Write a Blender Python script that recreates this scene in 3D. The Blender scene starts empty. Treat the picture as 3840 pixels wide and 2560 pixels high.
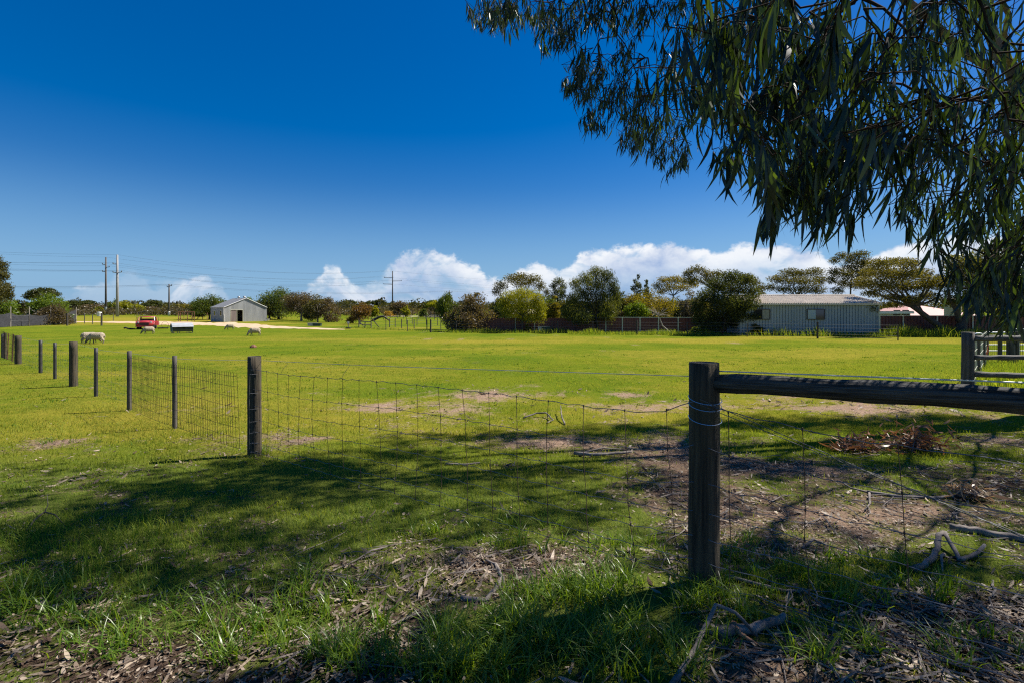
import bpy, math, random
import numpy as np
from mathutils import Vector, Matrix

# ------------------------------------------------------------------ camera, sky, sun, exposure
SC = bpy.context.scene
COL = SC.collection
F = 1813.3          # focal length in photograph pixels (17 mm on 36 mm, 3840 px)
HOR = 1165.0        # horizon row in photograph pixels
EYE = 1.5

cam_d = bpy.data.cameras.new('camera')
cam_d.lens = 17.0; cam_d.sensor_width = 36.0
cam_d.shift_y = -(1280.0 - HOR) / 3840.0
cam_d.clip_start = 0.05; cam_d.clip_end = 4000
cam = bpy.data.objects.new('camera', cam_d); COL.objects.link(cam)
cam.location = (0, 0, EYE); cam.rotation_euler = (math.radians(90), 0, 0)
SC.camera = cam

SUN_EL, SUN_AZ = math.radians(49.5), math.radians(66)
SUN = Vector((math.sin(SUN_AZ) * math.cos(SUN_EL), math.cos(SUN_AZ) * math.cos(SUN_EL), math.sin(SUN_EL)))
sun_d = bpy.data.lights.new('sun', 'SUN')
sun_d.energy = 5.0; sun_d.angle = math.radians(0.53); sun_d.color = (1.0, 0.95, 0.86)
sun = bpy.data.objects.new('sun', sun_d); COL.objects.link(sun)
sun.rotation_euler = SUN.to_track_quat('Z', 'Y').to_euler(); sun.location = (20, 10, 30)

SC.view_settings.view_transform = 'Standard'; SC.view_settings.look = 'None'
SC.view_settings.exposure = 0.85; SC.view_settings.gamma = 1.0
SC.view_settings.use_curve_mapping = False
SC.render.engine = 'CYCLES'
SC.cycles.max_bounces = 6; SC.cycles.diffuse_bounces = 3; SC.cycles.glossy_bounces = 2
SC.cycles.transmission_bounces = 4; SC.cycles.transparent_max_bounces = 6
SC.cycles.use_denoising = False; SC.cycles.filter_width = 1.2; SC.cycles.sample_clamp_indirect = 4.0

SKY_K = 0.085
world = bpy.data.worlds.new('World'); SC.world = world; world.use_nodes = True
def build_world():
    nt = world.node_tree; nt.nodes.clear(); N = nt.nodes.new; L = nt.links.new
    def math_(op, a, b=None, c=None, clamp=False):
        n = N('ShaderNodeMath'); n.operation = op; n.use_clamp = clamp
        for i, v in enumerate((a, b, c)):
            if v is None: continue
            if isinstance(v, (int, float)): n.inputs[i].default_value = v
            else: L(v, n.inputs[i])
        return n.outputs[0]
    def mix(f, a, b):
        n = N('ShaderNodeMix'); n.data_type = 'RGBA'
        for s, v in ((0, f), (6, a), (7, b)):
            if isinstance(v, (int, float)): n.inputs[s].default_value = v
            elif isinstance(v, tuple): n.inputs[s].default_value = v + (1,)
            else: L(v, n.inputs[s])
        return n.outputs[2]
    out = N('ShaderNodeOutputWorld'); bg = N('ShaderNodeBackground')
    sky = N('ShaderNodeTexSky'); sky.sky_type = 'NISHITA'; sky.sun_disc = False
    sky.sun_elevation = SUN_EL; sky.sun_rotation = SUN_AZ
    sky.altitude = 20; sky.air_density = 1.0; sky.dust_density = 0.25; sky.ozone_density = 3.0
    gm = N('ShaderNodeGamma'); gm.inputs[1].default_value = 0.80; L(sky.outputs[0], gm.inputs[0])
    hs = N('ShaderNodeHueSaturation'); hs.inputs['Saturation'].default_value = 1.74; hs.inputs['Hue'].default_value = 0.515
    hs.inputs['Value'].default_value = 0.93
    L(gm.outputs[0], hs.inputs['Color'])
    tc = N('ShaderNodeTexCoord'); sep = N('ShaderNodeSeparateXYZ'); L(tc.outputs['Generated'], sep.inputs[0])
    x, y, z = sep.outputs
    az = math_('ARCTAN2', x, y)
    hor = math_('SQRT', math_('ADD', math_('MULTIPLY', x, x), math_('MULTIPLY', y, y)))
    v = math_('DIVIDE', z, math_('MAXIMUM', hor, 0.001))
    fc = N('ShaderNodeFloatCurve'); cm = fc.mapping; cu = cm.curves[0]
    prof = [(0,1135),(150,1120),(300,1075),(400,1055),(450,1012),(500,1010),(560,1055),(640,1045),(760,1025),(830,1060),(865,1130),(900,1160),(1040,1160),
            (1120,1090),(1200,1040),(1225,988),(1290,995),(1320,1060),(1400,1050),(1440,1000),(1500,955),(1570,930),(1680,940),(1740,975),(1790,990),(1830,1040),
            (1940,1010),(2010,985),(2100,1005),(2160,945),(2350,915),(2500,905),(2700,930),(2780,912),(2880,905),(3000,922),(3090,945),
            (3160,965),(3300,930),(3450,890),(3700,875),(3840,880)]
    pts = []
    for p, yy in prof:
        u = (p - 1920) / F; pts.append((math.atan(u), (HOR - yy) / F / math.sqrt(1 + u * u)))
    rr = random.Random(5)
    a = pts[-1][0] + 0.12
    while a < 3.1: pts.append((a, rr.uniform(0.05, 0.15))); a += 0.14
    a = pts[0][0] - 0.12
    while a > -3.1: pts.append((a, rr.uniform(0.02, 0.09))); a -= 0.14
    pts.sort()
    pts = [(-math.pi, .07)] + pts + [(math.pi, .07)]
    cu.points[0].location = (0, pts[0][1] * 4); cu.points[1].location = (1, pts[-1][1] * 4)
    for a_, h_ in pts[1:-1]:
        cu.points.new((a_ + math.pi) / (2 * math.pi), h_ * 4)
    cm.update()
    L(math_('DIVIDE', math_('ADD', az, math.pi), 2 * math.pi), fc.inputs['Value'])
    top = math_('DIVIDE', fc.outputs[0], 4.0)
    cv = N('ShaderNodeCombineXYZ'); L(az, cv.inputs[0]); L(math_('MULTIPLY', v, 1.35), cv.inputs[1])
    def noise(scale, detail, rough=0.55, dist=0.0, off=0.0):
        n = N('ShaderNodeTexNoise'); n.noise_dimensions = '3D'
        n.inputs['Scale'].default_value = scale; n.inputs['Detail'].default_value = detail
        n.inputs['Roughness'].default_value = rough; n.inputs['Distortion'].default_value = dist
        vm = N('ShaderNodeVectorMath'); vm.operation = 'ADD'; vm.inputs[1].default_value = (off, off * .7, off)
        L(cv.outputs[0], vm.inputs[0]); L(vm.outputs[0], n.inputs['Vector'])
        return n.outputs[0]
    n1 = noise(26, 7, .6, .2); n2 = noise(9, 6, .55, .3, 3.1); n3 = noise(70, 6, .6, 0, 8.0)
    edge = math_('ADD', math_('MULTIPLY', math_('SUBTRACT', n1, .5), .050), math_('MULTIPLY', math_('SUBTRACT', n3, .5), .018))
    dist = math_('SUBTRACT', math_('ADD', top, edge), v)
    sm = N('ShaderNodeMapRange'); sm.interpolation_type = 'SMOOTHSTEP'
    sm.inputs['From Min'].default_value = 0.0; sm.inputs['From Max'].default_value = 0.016
    L(dist, sm.inputs['Value'])
    fade = N('ShaderNodeMapRange'); fade.interpolation_type = 'SMOOTHSTEP'     # bodies thin out into blue grey below the heads
    fade.inputs['From Min'].default_value = 0.012; fade.inputs['From Max'].default_value = 0.10
    L(math_('ADD', dist, math_('MULTIPLY', math_('SUBTRACT', n2, .5), .10)), fade.inputs['Value'])
    amt = N('ShaderNodeMapRange'); amt.inputs['From Min'].default_value = -0.9; amt.inputs['From Max'].default_value = 0.2
    amt.inputs['To Min'].default_value = 0.85; amt.inputs['To Max'].default_value = 1.0
    L(az, amt.inputs['Value'])
    shade = math_('ADD', math_('ADD', math_('MULTIPLY', math_('SUBTRACT', n1, .5), 1.5), math_('MULTIPLY', math_('SUBTRACT', n2, .47), 2.6)), math_('MULTIPLY', math_('SUBTRACT', 1.12, fade.outputs[0]), .72), clamp=True)
    k = 1.0 / SKY_K
    ccol = mix(shade, (.175 * k, .25 * k, .40 * k), (.51 * k, .525 * k, .55 * k))
    opac = math_('SUBTRACT', 1.0, math_('MULTIPLY', fade.outputs[0], .42))
    thin = N('ShaderNodeMapRange'); thin.interpolation_type = 'SMOOTHSTEP'   # torn, thin cloud toward the left, solid bank toward the right
    thin.inputs['From Min'].default_value = .36; thin.inputs['From Max'].default_value = .60; thin.inputs['To Min'].default_value = .22
    L(math_('ADD', noise(13, 5, .6, .4, 5.7), math_('MULTIPLY', math_('MAXIMUM', math_('MINIMUM', math_('ADD', az, .32), .35), -.35), .40)), thin.inputs['Value'])
    dens = math_('MULTIPLY', math_('MULTIPLY', math_('MULTIPLY', sm.outputs[0], opac), amt.outputs[0]), thin.outputs[0], clamp=True)
    hz = N('ShaderNodeMapRange'); hz.interpolation_type = 'SMOOTHSTEP'      # the band of air low over the land
    hz.inputs['From Min'].default_value = 0.26; hz.inputs['From Max'].default_value = 0.0; hz.inputs['To Max'].default_value = .75
    L(v, hz.inputs['Value'])
    clear = mix(hz.outputs[0], hs.outputs[0], (.092 * k, .220 * k, .41 * k))
    col = mix(dens, clear, ccol)
    L(col, bg.inputs[0]); bg.inputs[1].default_value = SKY_K
    L(bg.outputs[0], out.inputs[0])
build_world()

# ------------------------------------------------------------------ terrain
_ty = np.array([-40, -8, 0, 1.5, 2.6, 4, 5.9, 7.6, 9, 12, 15, 18, 24, 31, 42, 55, 70, 90, 110, 150, 200, 300, 500, 2000.])
_tz = np.array([.12, .10, .08, .06, .03, -.10, -.25, -.34, -.36, -.38, -.41, -.45, -.53, -.6, -.6, -.6, -.58, -.5, -.3, .1, .6, 1.5, 4.0, 6.0])
def gz(x, y):
    z = np.interp(y, _ty, _tz)
    bx = np.clip((np.asarray(x) - 3.5) / 5, 0, 1); by = np.exp(-((np.asarray(y) - 9) / 4.0) ** 2)
    return z + .24 * bx * bx * (3 - 2 * bx) * by
def G(px, py):
    """where the sight line of a photograph pixel meets the ground"""
    u = (px - 1920) / F; s = (py - HOR) / F
    y = 0.5
    for _ in range(4000):
        if EYE - s * y <= gz(u * y, y): break
        y *= 1.004
    return Vector((u * y, y, float(gz(u * y, y))))
def W(px, py, y):
    return Vector(((px - 1920) / F * y, y, EYE - (py - HOR) / F * y))
def gnd(px, y):
    x = (px - 1920) / F * y
    return Vector((x, y, float(gz(x, y))))

def hash2(ix, iy, seed):
    h = (ix.astype(np.int64) * 374761393 + iy.astype(np.int64) * 668265263 + seed * 982451653) & 0xffffffff
    h = ((h ^ (h >> 13)) * 1274126177) & 0xffffffff
    return ((h ^ (h >> 16)) & 0xffff) / 65535.0
def vnoise(x, y, seed=0):
    x = np.asarray(x, float); y = np.asarray(y, float)
    ix = np.floor(x); iy = np.floor(y); fx = x - ix; fy = y - iy
    fx = fx * fx * (3 - 2 * fx); fy = fy * fy * (3 - 2 * fy)
    a = hash2(ix, iy, seed); b = hash2(ix + 1, iy, seed); c = hash2(ix, iy + 1, seed); d = hash2(ix + 1, iy + 1, seed)
    return (a + (b - a) * fx) * (1 - fy) + (c + (d - c) * fx) * fy
def fbm(x, y, seed=0, o=4):
    r = 0; amp = .5; t = 0
    for i in range(o):
        r = r + amp * vnoise(np.asarray(x) * 2 ** i, np.asarray(y) * 2 ** i, seed + i); t += amp; amp *= .5
    return r / t
def proj(x, y, z):
    y = np.maximum(np.asarray(y, float), .05)
    return 1920 + x / y * F, HOR - (z - EYE) / y * F
def sstep(a, b, x):
    t = np.clip((np.asarray(x, float) - a) / (b - a), 0, 1); return t * t * (3 - 2 * t)

# bare-earth and litter patches of the paddock, from their places on the ground: (px, py, half width, half height, change of cover)
PATCH = [(450, 2480, 620, 150, -.85), (1400, 2440, 200, 150, -.75), (1000, 2270, 380, 45, -.45), (1850, 2110, 380, 70, -.5), (1850, 2250, 240, 55, -.5), (1350, 2200, 250, 40, -.25),
         (3300, 1930, 480, 85, -.42), (3000, 1765, 380, 32, -.32), (2500, 1900, 220, 180, -.35), (3550, 2350, 330, 130, -.6), (2900, 2480, 300, 60, -.3),
         (1850, 1485, 150, 20, -.6), (1500, 1530, 300, 22, -.42), (2000, 1660, 260, 30, -.7), (2700, 1520, 500, 20, -.38), (3500, 1540, 400, 24, -.4),
         (2450, 1690, 250, 40, -.5), (1130, 1640, 120, 26, -.6), (200, 1660, 150, 20, -.55), (420, 1850, 130, 22, -.55), (850, 1640, 250, 25, -.35),
         (3350, 1610, 500, 30, .45), (2950, 1590, 350, 35, .5), (3500, 1720, 350, 22, .4), (2800, 1690, 200, 25, .3), (3150, 2180, 480, 80, .45), (3100, 2330, 350, 60, .3), (2200, 2300, 320, 200, .35), (2350, 1480, 80, 10, -.5),
         (1150, 2330, 190, 50, .2), (2550, 2450, 200, 120, .35), (640, 1540, 220, 30, -.25), (2000, 1445, 60, 8, -.6), (2320, 1395, 120, 6, -.35),
         (1750, 1350, 60, 4, -.3), (3450, 1350, 160, 8, -.25), (2100, 2130, 260, 60, -.45)]
def cover(x, y):
    x = np.asarray(x, float); y = np.asarray(y, float)
    px, py = proj(x, y, gz(x, y))
    right = sstep(2250, 2700, px) * sstep(1545, 1620, py)
    mid = sstep(1150, 1500, px) * sstep(1435, 1475, py) * (1 - sstep(1600, 1680, py))
    c = 1.02 - .28 * right - .26 * mid - .14 * sstep(1600, 1700, py) - .16 * sstep(1950, 2250, py) * sstep(900, 1500, px)
    for cx, cy, rx, ry, a in PATCH:
        c = c + a * np.exp(-((px - cx) / rx) ** 2 - ((py - cy) / ry) ** 2)
    near = sstep(26, 9, y)
    c = c + near * ((fbm(x * 1.1, y * 1.1, 7) - .5) * .75 + (fbm(x * 4.5, y * 4.5, 17, 3) - .5) * .75)
    c = c + (1 - near) * ((fbm(x * .35, y * .35, 9) - .5) * .55 - .45 * sstep(.70, .80, fbm(x * .8, y * 1.2, 19)))
    return np.clip(c, 0, 1)
def mulchy(x, y):
    """1 where the bare ground is dark leaf litter and chips, 0 where it is pale sandy earth"""
    px, py = proj(x, y, gz(x, y))
    m = sstep(1560, 1760, py) * .75
    m = m + .4 * sstep(2100, 2300, py) * sstep(1700, 1200, px)
    for cx, cy, rx, ry, a in [(3350, 1950, 420, 90, -.45), (3100, 1765, 260, 30, -.4), (2000, 1660, 200, 20, -.3), (3550, 2350, 300, 120, .4), (450, 2530, 500, 60, -.2)]:
        m = m + a * np.exp(-((px - cx) / rx) ** 2 - ((py - cy) / ry) ** 2)
    return np.clip(m + (fbm(np.asarray(x) * 1.7, np.asarray(y) * 1.7, 31) - .5) * .6, 0, 1)

# ------------------------------------------------------------------ helpers: tags, meshes, materials
def tag(o, label=None, cat=None, group=None, kind=None):
    if label: o['label'] = label
    if cat: o['category'] = cat
    if group: o['group'] = group
    if kind: o['kind'] = kind
    return o
def thing(name, label, cat, loc=(0, 0, 0), rz=0.0, group=None):
    o = bpy.data.objects.new(name, None); COL.objects.link(o)
    o.empty_display_size = .2
    o.location = loc; o.rotation_euler = (0, 0, rz)
    return tag(o, label, cat, group)
def link(name, me, parent=None, loc=None):
    o = bpy.data.objects.new(name, me); COL.objects.link(o)
    if parent is not None: o.parent = parent
    if loc is not None: o.location = loc
    return o
def copy_tree(o, parent=None):
    c = o.copy(); COL.objects.link(c)
    if parent is not None: c.parent = parent
    for ch in list(o.children): copy_tree(ch, c)
    return c
def np_mesh(name, verts, quads, mat, tint=None, smooth=False):
    verts = np.ascontiguousarray(verts, dtype=np.float32).reshape(-1, 3)
    quads = np.ascontiguousarray(quads, dtype=np.int32); k = quads.shape[1]
    me = bpy.data.meshes.new(name)
    me.vertices.add(len(verts)); me.vertices.foreach_set('co', verts.ravel())
    me.loops.add(quads.size); me.loops.foreach_set('vertex_index', quads.ravel())
    me.polygons.add(len(quads)); me.polygons.foreach_set('loop_start', np.arange(0, quads.size, k, dtype=np.int32))
    if smooth: me.polygons.foreach_set('use_smooth', np.ones(len(quads), dtype=bool))
    if tint is not None:
        at = me.attributes.new('tint', 'FLOAT', 'FACE'); at.data.foreach_set('value', np.ascontiguousarray(tint, dtype=np.float32))
    me.materials.append(mat); me.update(calc_edges=True); me.validate()
    return me
class MB:
    def __init__(s): s.v = []; s.f = []; s.m = []; s.mi = 0
    def add(s, vs, fs):
        b = len(s.v); s.v += [tuple(p) for p in vs]; s.f += [tuple(i + b for i in f) for f in fs]; s.m += [s.mi] * len(fs); return s
    def box(s, c, d, rz=0.0, mat=None):
        cx, cy, cz = c; dx, dy, dz = d[0] / 2, d[1] / 2, d[2] / 2; co, si = math.cos(rz), math.sin(rz)
        vs = []
        for sx, sy, sz in ((-1,-1,-1),(1,-1,-1),(1,1,-1),(-1,1,-1),(-1,-1,1),(1,-1,1),(1,1,1),(-1,1,1)):
            a, b = sx * dx, sy * dy; vs.append((cx + a * co - b * si, cy + a * si + b * co, cz + sz * dz))
        return s.add(vs, [(0,3,2,1),(4,5,6,7),(0,1,5,4),(1,2,6,5),(2,3,7,6),(3,0,4,7)])
    def prism(s, poly, h0, h1, axis='z'):
        """poly: list of 2D points (ccw); extruded along an axis"""
        n = len(poly); f = {'z': lambda a, b, h: (a, b, h), 'y': lambda a, b, h: (a, h, b), 'x': lambda a, b, h: (h, a, b)}[axis]
        vs = [f(a, b, h0) for a, b in poly] + [f(a, b, h1) for a, b in poly]
        fs = [tuple(range(n))[::-1], tuple(range(n, 2 * n))] + [(i, (i + 1) % n, n + (i + 1) % n, n + i) for i in range(n)]
        return s.add(vs, fs)
    def tube(s, pts, radii, sides=6, caps=True):
        pts = [Vector(p) for p in pts]; n = len(pts)
        if isinstance(radii, (int, float)): radii = [radii] * n
        vs, fs = [], []; up = None
        for i, p in enumerate(pts):
            t = (pts[min(i + 1, n - 1)] - pts[max(i - 1, 0)])
            t = t.normalized() if t.length > 1e-9 else Vector((0, 0, 1))
            if up is None:
                up = Vector((0, 0, 1)) if abs(t.z) < .9 else Vector((1, 0, 0))
            a = (up - t * up.dot(t)).normalized(); up = a; b = t.cross(a)
            for k in range(sides):
                w = 2 * math.pi * k / sides
                vs.append(p + (a * math.cos(w) + b * math.sin(w)) * radii[i])
        for i in range(n - 1):
            for k in range(sides):
                k2 = (k + 1) % sides
                fs.append((i * sides + k, i * sides + k2, (i + 1) * sides + k2, (i + 1) * sides + k))
        if caps: fs += [tuple(range(sides))[::-1], tuple(range((n - 1) * sides, n * sides))]
        return s.add(vs, fs)
    def lathe(s, prof, seg=12, c=(0, 0, 0)):
        vs, fs = [], []; n = len(prof)
        for r, z in prof:
            for k in range(seg):
                w = 2 * math.pi * k / seg; vs.append((c[0] + r * math.cos(w), c[1] + r * math.sin(w), c[2] + z))
        for i in range(n - 1):
            for k in range(seg):
                k2 = (k + 1) % seg; fs.append((i * seg + k, i * seg + k2, (i + 1) * seg + k2, (i + 1) * seg + k))
        fs += [tuple(range(seg))[::-1], tuple(range((n - 1) * seg, n * seg))]
        return s.add(vs, fs)
    def mesh(s, name, mats, smooth=False):
        me = bpy.data.meshes.new(name); me.from_pydata(s.v, [], s.f)
        for m in (mats if isinstance(mats, (list, tuple)) else [mats]): me.materials.append(m)
        if any(s.m): me.polygons.foreach_set('material_index', s.m)
        if smooth: me.polygons.foreach_set('use_smooth', [True] * len(s.f))
        me.update(); return me
    def build(s, name, mats, parent=None, smooth=False, loc=None):
        return link(name, s.mesh(name, mats, smooth), parent, loc)

def new_mat(name):
    m = bpy.data.materials.new(name); m.use_nodes = True; nt = m.node_tree; nt.nodes.clear()
    out = nt.nodes.new('ShaderNodeOutputMaterial'); return m, nt, out
def mat(name, c1, c2=None, scale=6.0, stretch=(1, 1, 1), rough=.7, bump=0.0, metal=0.0, detail=5, contrast=(.35, .65), spec=.5, c3=None, s3=1.2):
    m, nt, out = new_mat(name); N = nt.nodes.new; L = nt.links.new
    b = N('ShaderNodeBsdfPrincipled'); L(b.outputs[0], out.inputs[0])
    b.inputs['Roughness'].default_value = rough; b.inputs['Metallic'].default_value = metal
    b.inputs['Specular IOR Level'].default_value = spec
    if c2 is None: b.inputs['Base Color'].default_value = c1 + (1,); return m
    tc = N('ShaderNodeTexCoord'); mp = N('ShaderNodeMapping'); mp.inputs['Scale'].default_value = stretch
    L(tc.outputs['Object'], mp.inputs[0])
    n = N('ShaderNodeTexNoise'); n.inputs['Scale'].default_value = scale; n.inputs['Detail'].default_value = detail; n.inputs['Roughness'].default_value = .62
    L(mp.outputs[0], n.inputs['Vector'])
    r = N('ShaderNodeValToRGB'); r.color_ramp.elements[0].position = contrast[0]; r.color_ramp.elements[1].position = contrast[1]
    r.color_ramp.elements[0].color = c1 + (1,); r.color_ramp.elements[1].color = c2 + (1,)
    L(n.outputs[0], r.inputs[0]); col = r.outputs[0]
    if c3 is not None:
        n3 = N('ShaderNodeTexNoise'); n3.inputs['Scale'].default_value = s3; n3.inputs['Detail'].default_value = 4
        L(tc.outputs['Object'], n3.inputs['Vector'])
        mr = N('ShaderNodeMapRange'); mr.inputs['From Min'].default_value = .5; mr.inputs['From Max'].default_value = .72; mr.inputs['To Max'].default_value = .8
        L(n3.outputs[0], mr.inputs['Value'])
        mx = N('ShaderNodeMix'); mx.data_type = 'RGBA'; L(mr.outputs[0], mx.inputs[0]); L(col, mx.inputs[6]); mx.inputs[7].default_value = c3 + (1,)
        col = mx.outputs[2]
    L(col, b.inputs['Base Color'])
    if bump:
        bp = N('ShaderNodeBump'); bp.inputs['Strength'].default_value = min(1, bump); bp.inputs['Distance'].default_value = .01 * max(1, bump)
        L(n.outputs[0], bp.inputs['Height']); L(bp.outputs[0], b.inputs['Normal'])
    return m
_leafm = {}
def leaf_mat(name, c1, c2, trans=.38, gloss=.014, tcol=None, rough=.35):
    if name in _leafm: return _leafm[name]
    m, nt, out = new_mat(name); N = nt.nodes.new; L = nt.links.new
    at = N('ShaderNodeAttribute'); at.attribute_name = 'tint'
    mx = N('ShaderNodeMix'); mx.data_type = 'RGBA'; L(at.outputs['Fac'], mx.inputs[0])
    mx.inputs[6].default_value = c1 + (1,); mx.inputs[7].default_value = c2 + (1,)
    d = N('ShaderNodeBsdfDiffuse'); t = N('ShaderNodeBsdfTranslucent'); g = N('ShaderNodeBsdfGlossy'); g.inputs['Roughness'].default_value = rough
    L(mx.outputs[2], d.inputs[0])
    h = N('ShaderNodeMix'); h.data_type = 'RGBA'; h.blend_type = 'MULTIPLY'; h.inputs[0].default_value = 1
    L(mx.outputs[2], h.inputs[6]); h.inputs[7].default_value = (tcol or (1.75, 1.6, .45)) + (1,)
    L(h.outputs[2], t.inputs[0])
    s1 = N('ShaderNodeMixShader'); s1.inputs[0].default_value = trans; L(d.outputs[0], s1.inputs[1]); L(t.outputs[0], s1.inputs[2])
    s2 = N('ShaderNodeMixShader'); s2.inputs[0].default_value = gloss; L(s1.outputs[0], s2.inputs[1]); L(g.outputs[0], s2.inputs[2])
    L(s2.outputs[0], out.inputs[0]); _leafm[name] = m
    return m

M = {}
M['post'] = mat('treated pine post', (.020, .015, .009), (.100, .076, .044), 9, (5, 5, .22), .9, 2.0, contrast=(.36, .66), c3=(.040, .046, .022), s3=2.5)
M['old_wood'] = mat('weathered grey timber', (.034, .029, .024), (.120, .106, .088), 5, (5, 5, .35), .88, 1.2)
M['rail'] = mat('weathered rail timber', (.012, .011, .009), (.080, .078, .072), 8, (.35, 7, 9), .85, 2.5, contrast=(.40, .60))
M['rail2'] = mat('weathered yard rail', (.050, .046, .038), (.17, .16, .14), 6, (.5, 7, 7), .85, 1.2)
M['wire'] = mat('galvanised wire', (.13, .13, .125), (.26, .26, .26), 12, rough=.45, metal=.6)
M['rust_wire'] = mat('rusty wire', (.045, .026, .018), (.09, .05, .035), 20, rough=.8)
M['bright_wire'] = mat('bright plain wire', (.5, .52, .54), (.62, .64, .66), 12, rough=.35, metal=.7)
M['steel'] = mat('dull galvanised steel', (.30, .31, .31), (.42, .43, .43), 8, rough=.45, metal=.5)
M['black_steel'] = mat('dark star picket', (.015, .014, .013), (.05, .045, .04), 14, rough=.6)
M['grey_sheet'] = mat('zincalume wall sheet', (.34, .34, .335), (.43, .43, .42), 1.5, (1, 1, .3), .42, 0, .25)
M['grey_roof'] = mat('grey roof sheet', (.17, .17, .165), (.22, .22, .215), 2, rough=.5)
M['blue_sheet'] = mat('pale blue grey wall sheet', (.235, .28, .30), (.30, .335, .35), 1.2, (1, 1, .25), .5, 0, .1)
M['cream_roof'] = mat('cream roof sheet', (.54, .47, .385), (.65, .575, .48), 1.5, rough=.85, spec=.15)
M['red_sheet'] = mat('red brown fence sheet', (.12, .030, .024), (.17, .048, .036), 3, (1, 1, .3), .55)
M['cream_post'] = mat('cream steel post', (.52, .50, .36), (.60, .57, .43), 3, rough=.5)
M['white'] = mat('white paint', (.62, .62, .60), (.75, .75, .73), 3, rough=.5)
M['dark_glass'] = mat('dark window glass', (.015, .02, .025), rough=.06, spec=.9)
M['glass_reflection'] = mat('glass with painted pale reflection', (.20, .30, .36), (.24, .34, .30), 3, rough=.12, spec=.8)  # pale blue reflection put into the pane's own colour
M['cardboard'] = mat('pale board in window', (.22, .22, .18), (.28, .27, .22), 4, rough=.6)
M['frame'] = mat('dark window frame', (.04, .032, .03), rough=.5)
M['brown_door'] = mat('brown sliding door', (.16, .12, .11), (.20, .155, .14), 3, (1, 1, .2), .5)
M['dark'] = mat('dark interior', (.012, .012, .012), rough=.9)
M['pink_tile'] = mat('pink roof tile', (.42, .20, .17), (.55, .29, .25), 8, rough=.7)
M['brick'] = mat('orange brick', (.38, .16, .07), (.50, .24, .11), 10, rough=.8)
M['render_wall'] = mat('cream wall', (.45, .42, .30), (.52, .48, .36), 4, rough=.8)
M['concrete'] = mat('pole concrete', (.22, .215, .21), (.32, .31, .30), 3, (1, 1, .2), .8)
M['pole_wood'] = mat('pole timber', (.06, .05, .042), (.13, .11, .09), 4, (4, 4, .2), .85)
M['ceramic'] = mat('insulator', (.10, .08, .07), rough=.3)
M['red_paint'] = mat('faded red paint', (.30, .016, .020), (.42, .05, .05), 3, rough=.38, spec=.6)
M['red_dark'] = mat('dull red paint', (.18, .012, .015), (.30, .02, .02), 4, rough=.5)
M['rubber'] = mat('black rubber', (.014, .014, .014), rough=.75)
M['lamp_glass'] = mat('headlamp glass', (.25, .27, .26), rough=.15, spec=.9)
M['sheet_galv'] = mat('galvanised feeder lid', (.38, .39, .40), (.50, .51, .52), 3, (1, 4, 1), .4, 0, .3)
M['feeder_side'] = mat('feeder side', (.075, .065, .048), (.12, .10, .075), 3, rough=.65)
M['feeder_green'] = mat('green grey feeder end', (.050, .075, .068), (.085, .11, .10), 3, rough=.6)
M['shade_cloth'] = mat('black shade cloth', (.012, .012, .015), (.032, .032, .038), 3, (1, 1, 3), .9)
M['bark'] = mat('grey brown bark', (.036, .027, .021), (.105, .082, .062), 5, (3, 3, .7), .9, 1.0)
M['dark_bark'] = mat('dark bark', (.030, .024, .020), (.075, .060, .048), 6, (3, 3, .7), .9)
M['pale_bark'] = mat('pale smooth bark', (.22, .18, .14), (.42, .37, .31), 4, (3, 3, .6), .85)
M['gum_bark'] = mat('gum tree bark', (.060, .048, .038), (.19, .155, .12), 4, (3, 3, .5), .85, 1.0)
M['twig'] = mat('reddish twig', (.022, .015, .010), (.055, .036, .025), 20, rough=1.0, spec=.05)
M['wool'] = mat('sheep wool', (.27, .215, .145), (.42, .345, .25), 9, rough=.95)
M['sheep_skin'] = mat('sheep face and legs', (.14, .11, .08), (.24, .19, .14), 9, rough=.9)
M['hoof'] = mat('dark hoof', (.05, .04, .035), rough=.7)
M['sand'] = mat('pale orange sand', (.44, .29, .16), (.60, .44, .28), .9, (1, 1, 1), .95, .8)
M['pale_track'] = mat('pale limestone track', (.58, .50, .37), (.68, .60, .46), 1, rough=.95)
M['stick'] = mat('dead grey stick', (.085, .070, .060), (.24, .20, .17), 9, rough=.85, bump=1)
M['bark_strip'] = mat('orange bark strip', (.22, .085, .035), (.34, .17, .085), 8, rough=.8)
M['plastic_green'] = mat('dark green box', (.018, .045, .030), (.03, .06, .04), 4, rough=.5)
M['orange_mark'] = mat('orange tape', (.75, .16, .06), rough=.6)
M['hose'] = mat('black poly pipe', (.012, .014, .014), rough=.5)
M['rust'] = mat('rusted steel', (.13, .055, .030), (.22, .10, .055), 6, rough=.85)

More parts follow.
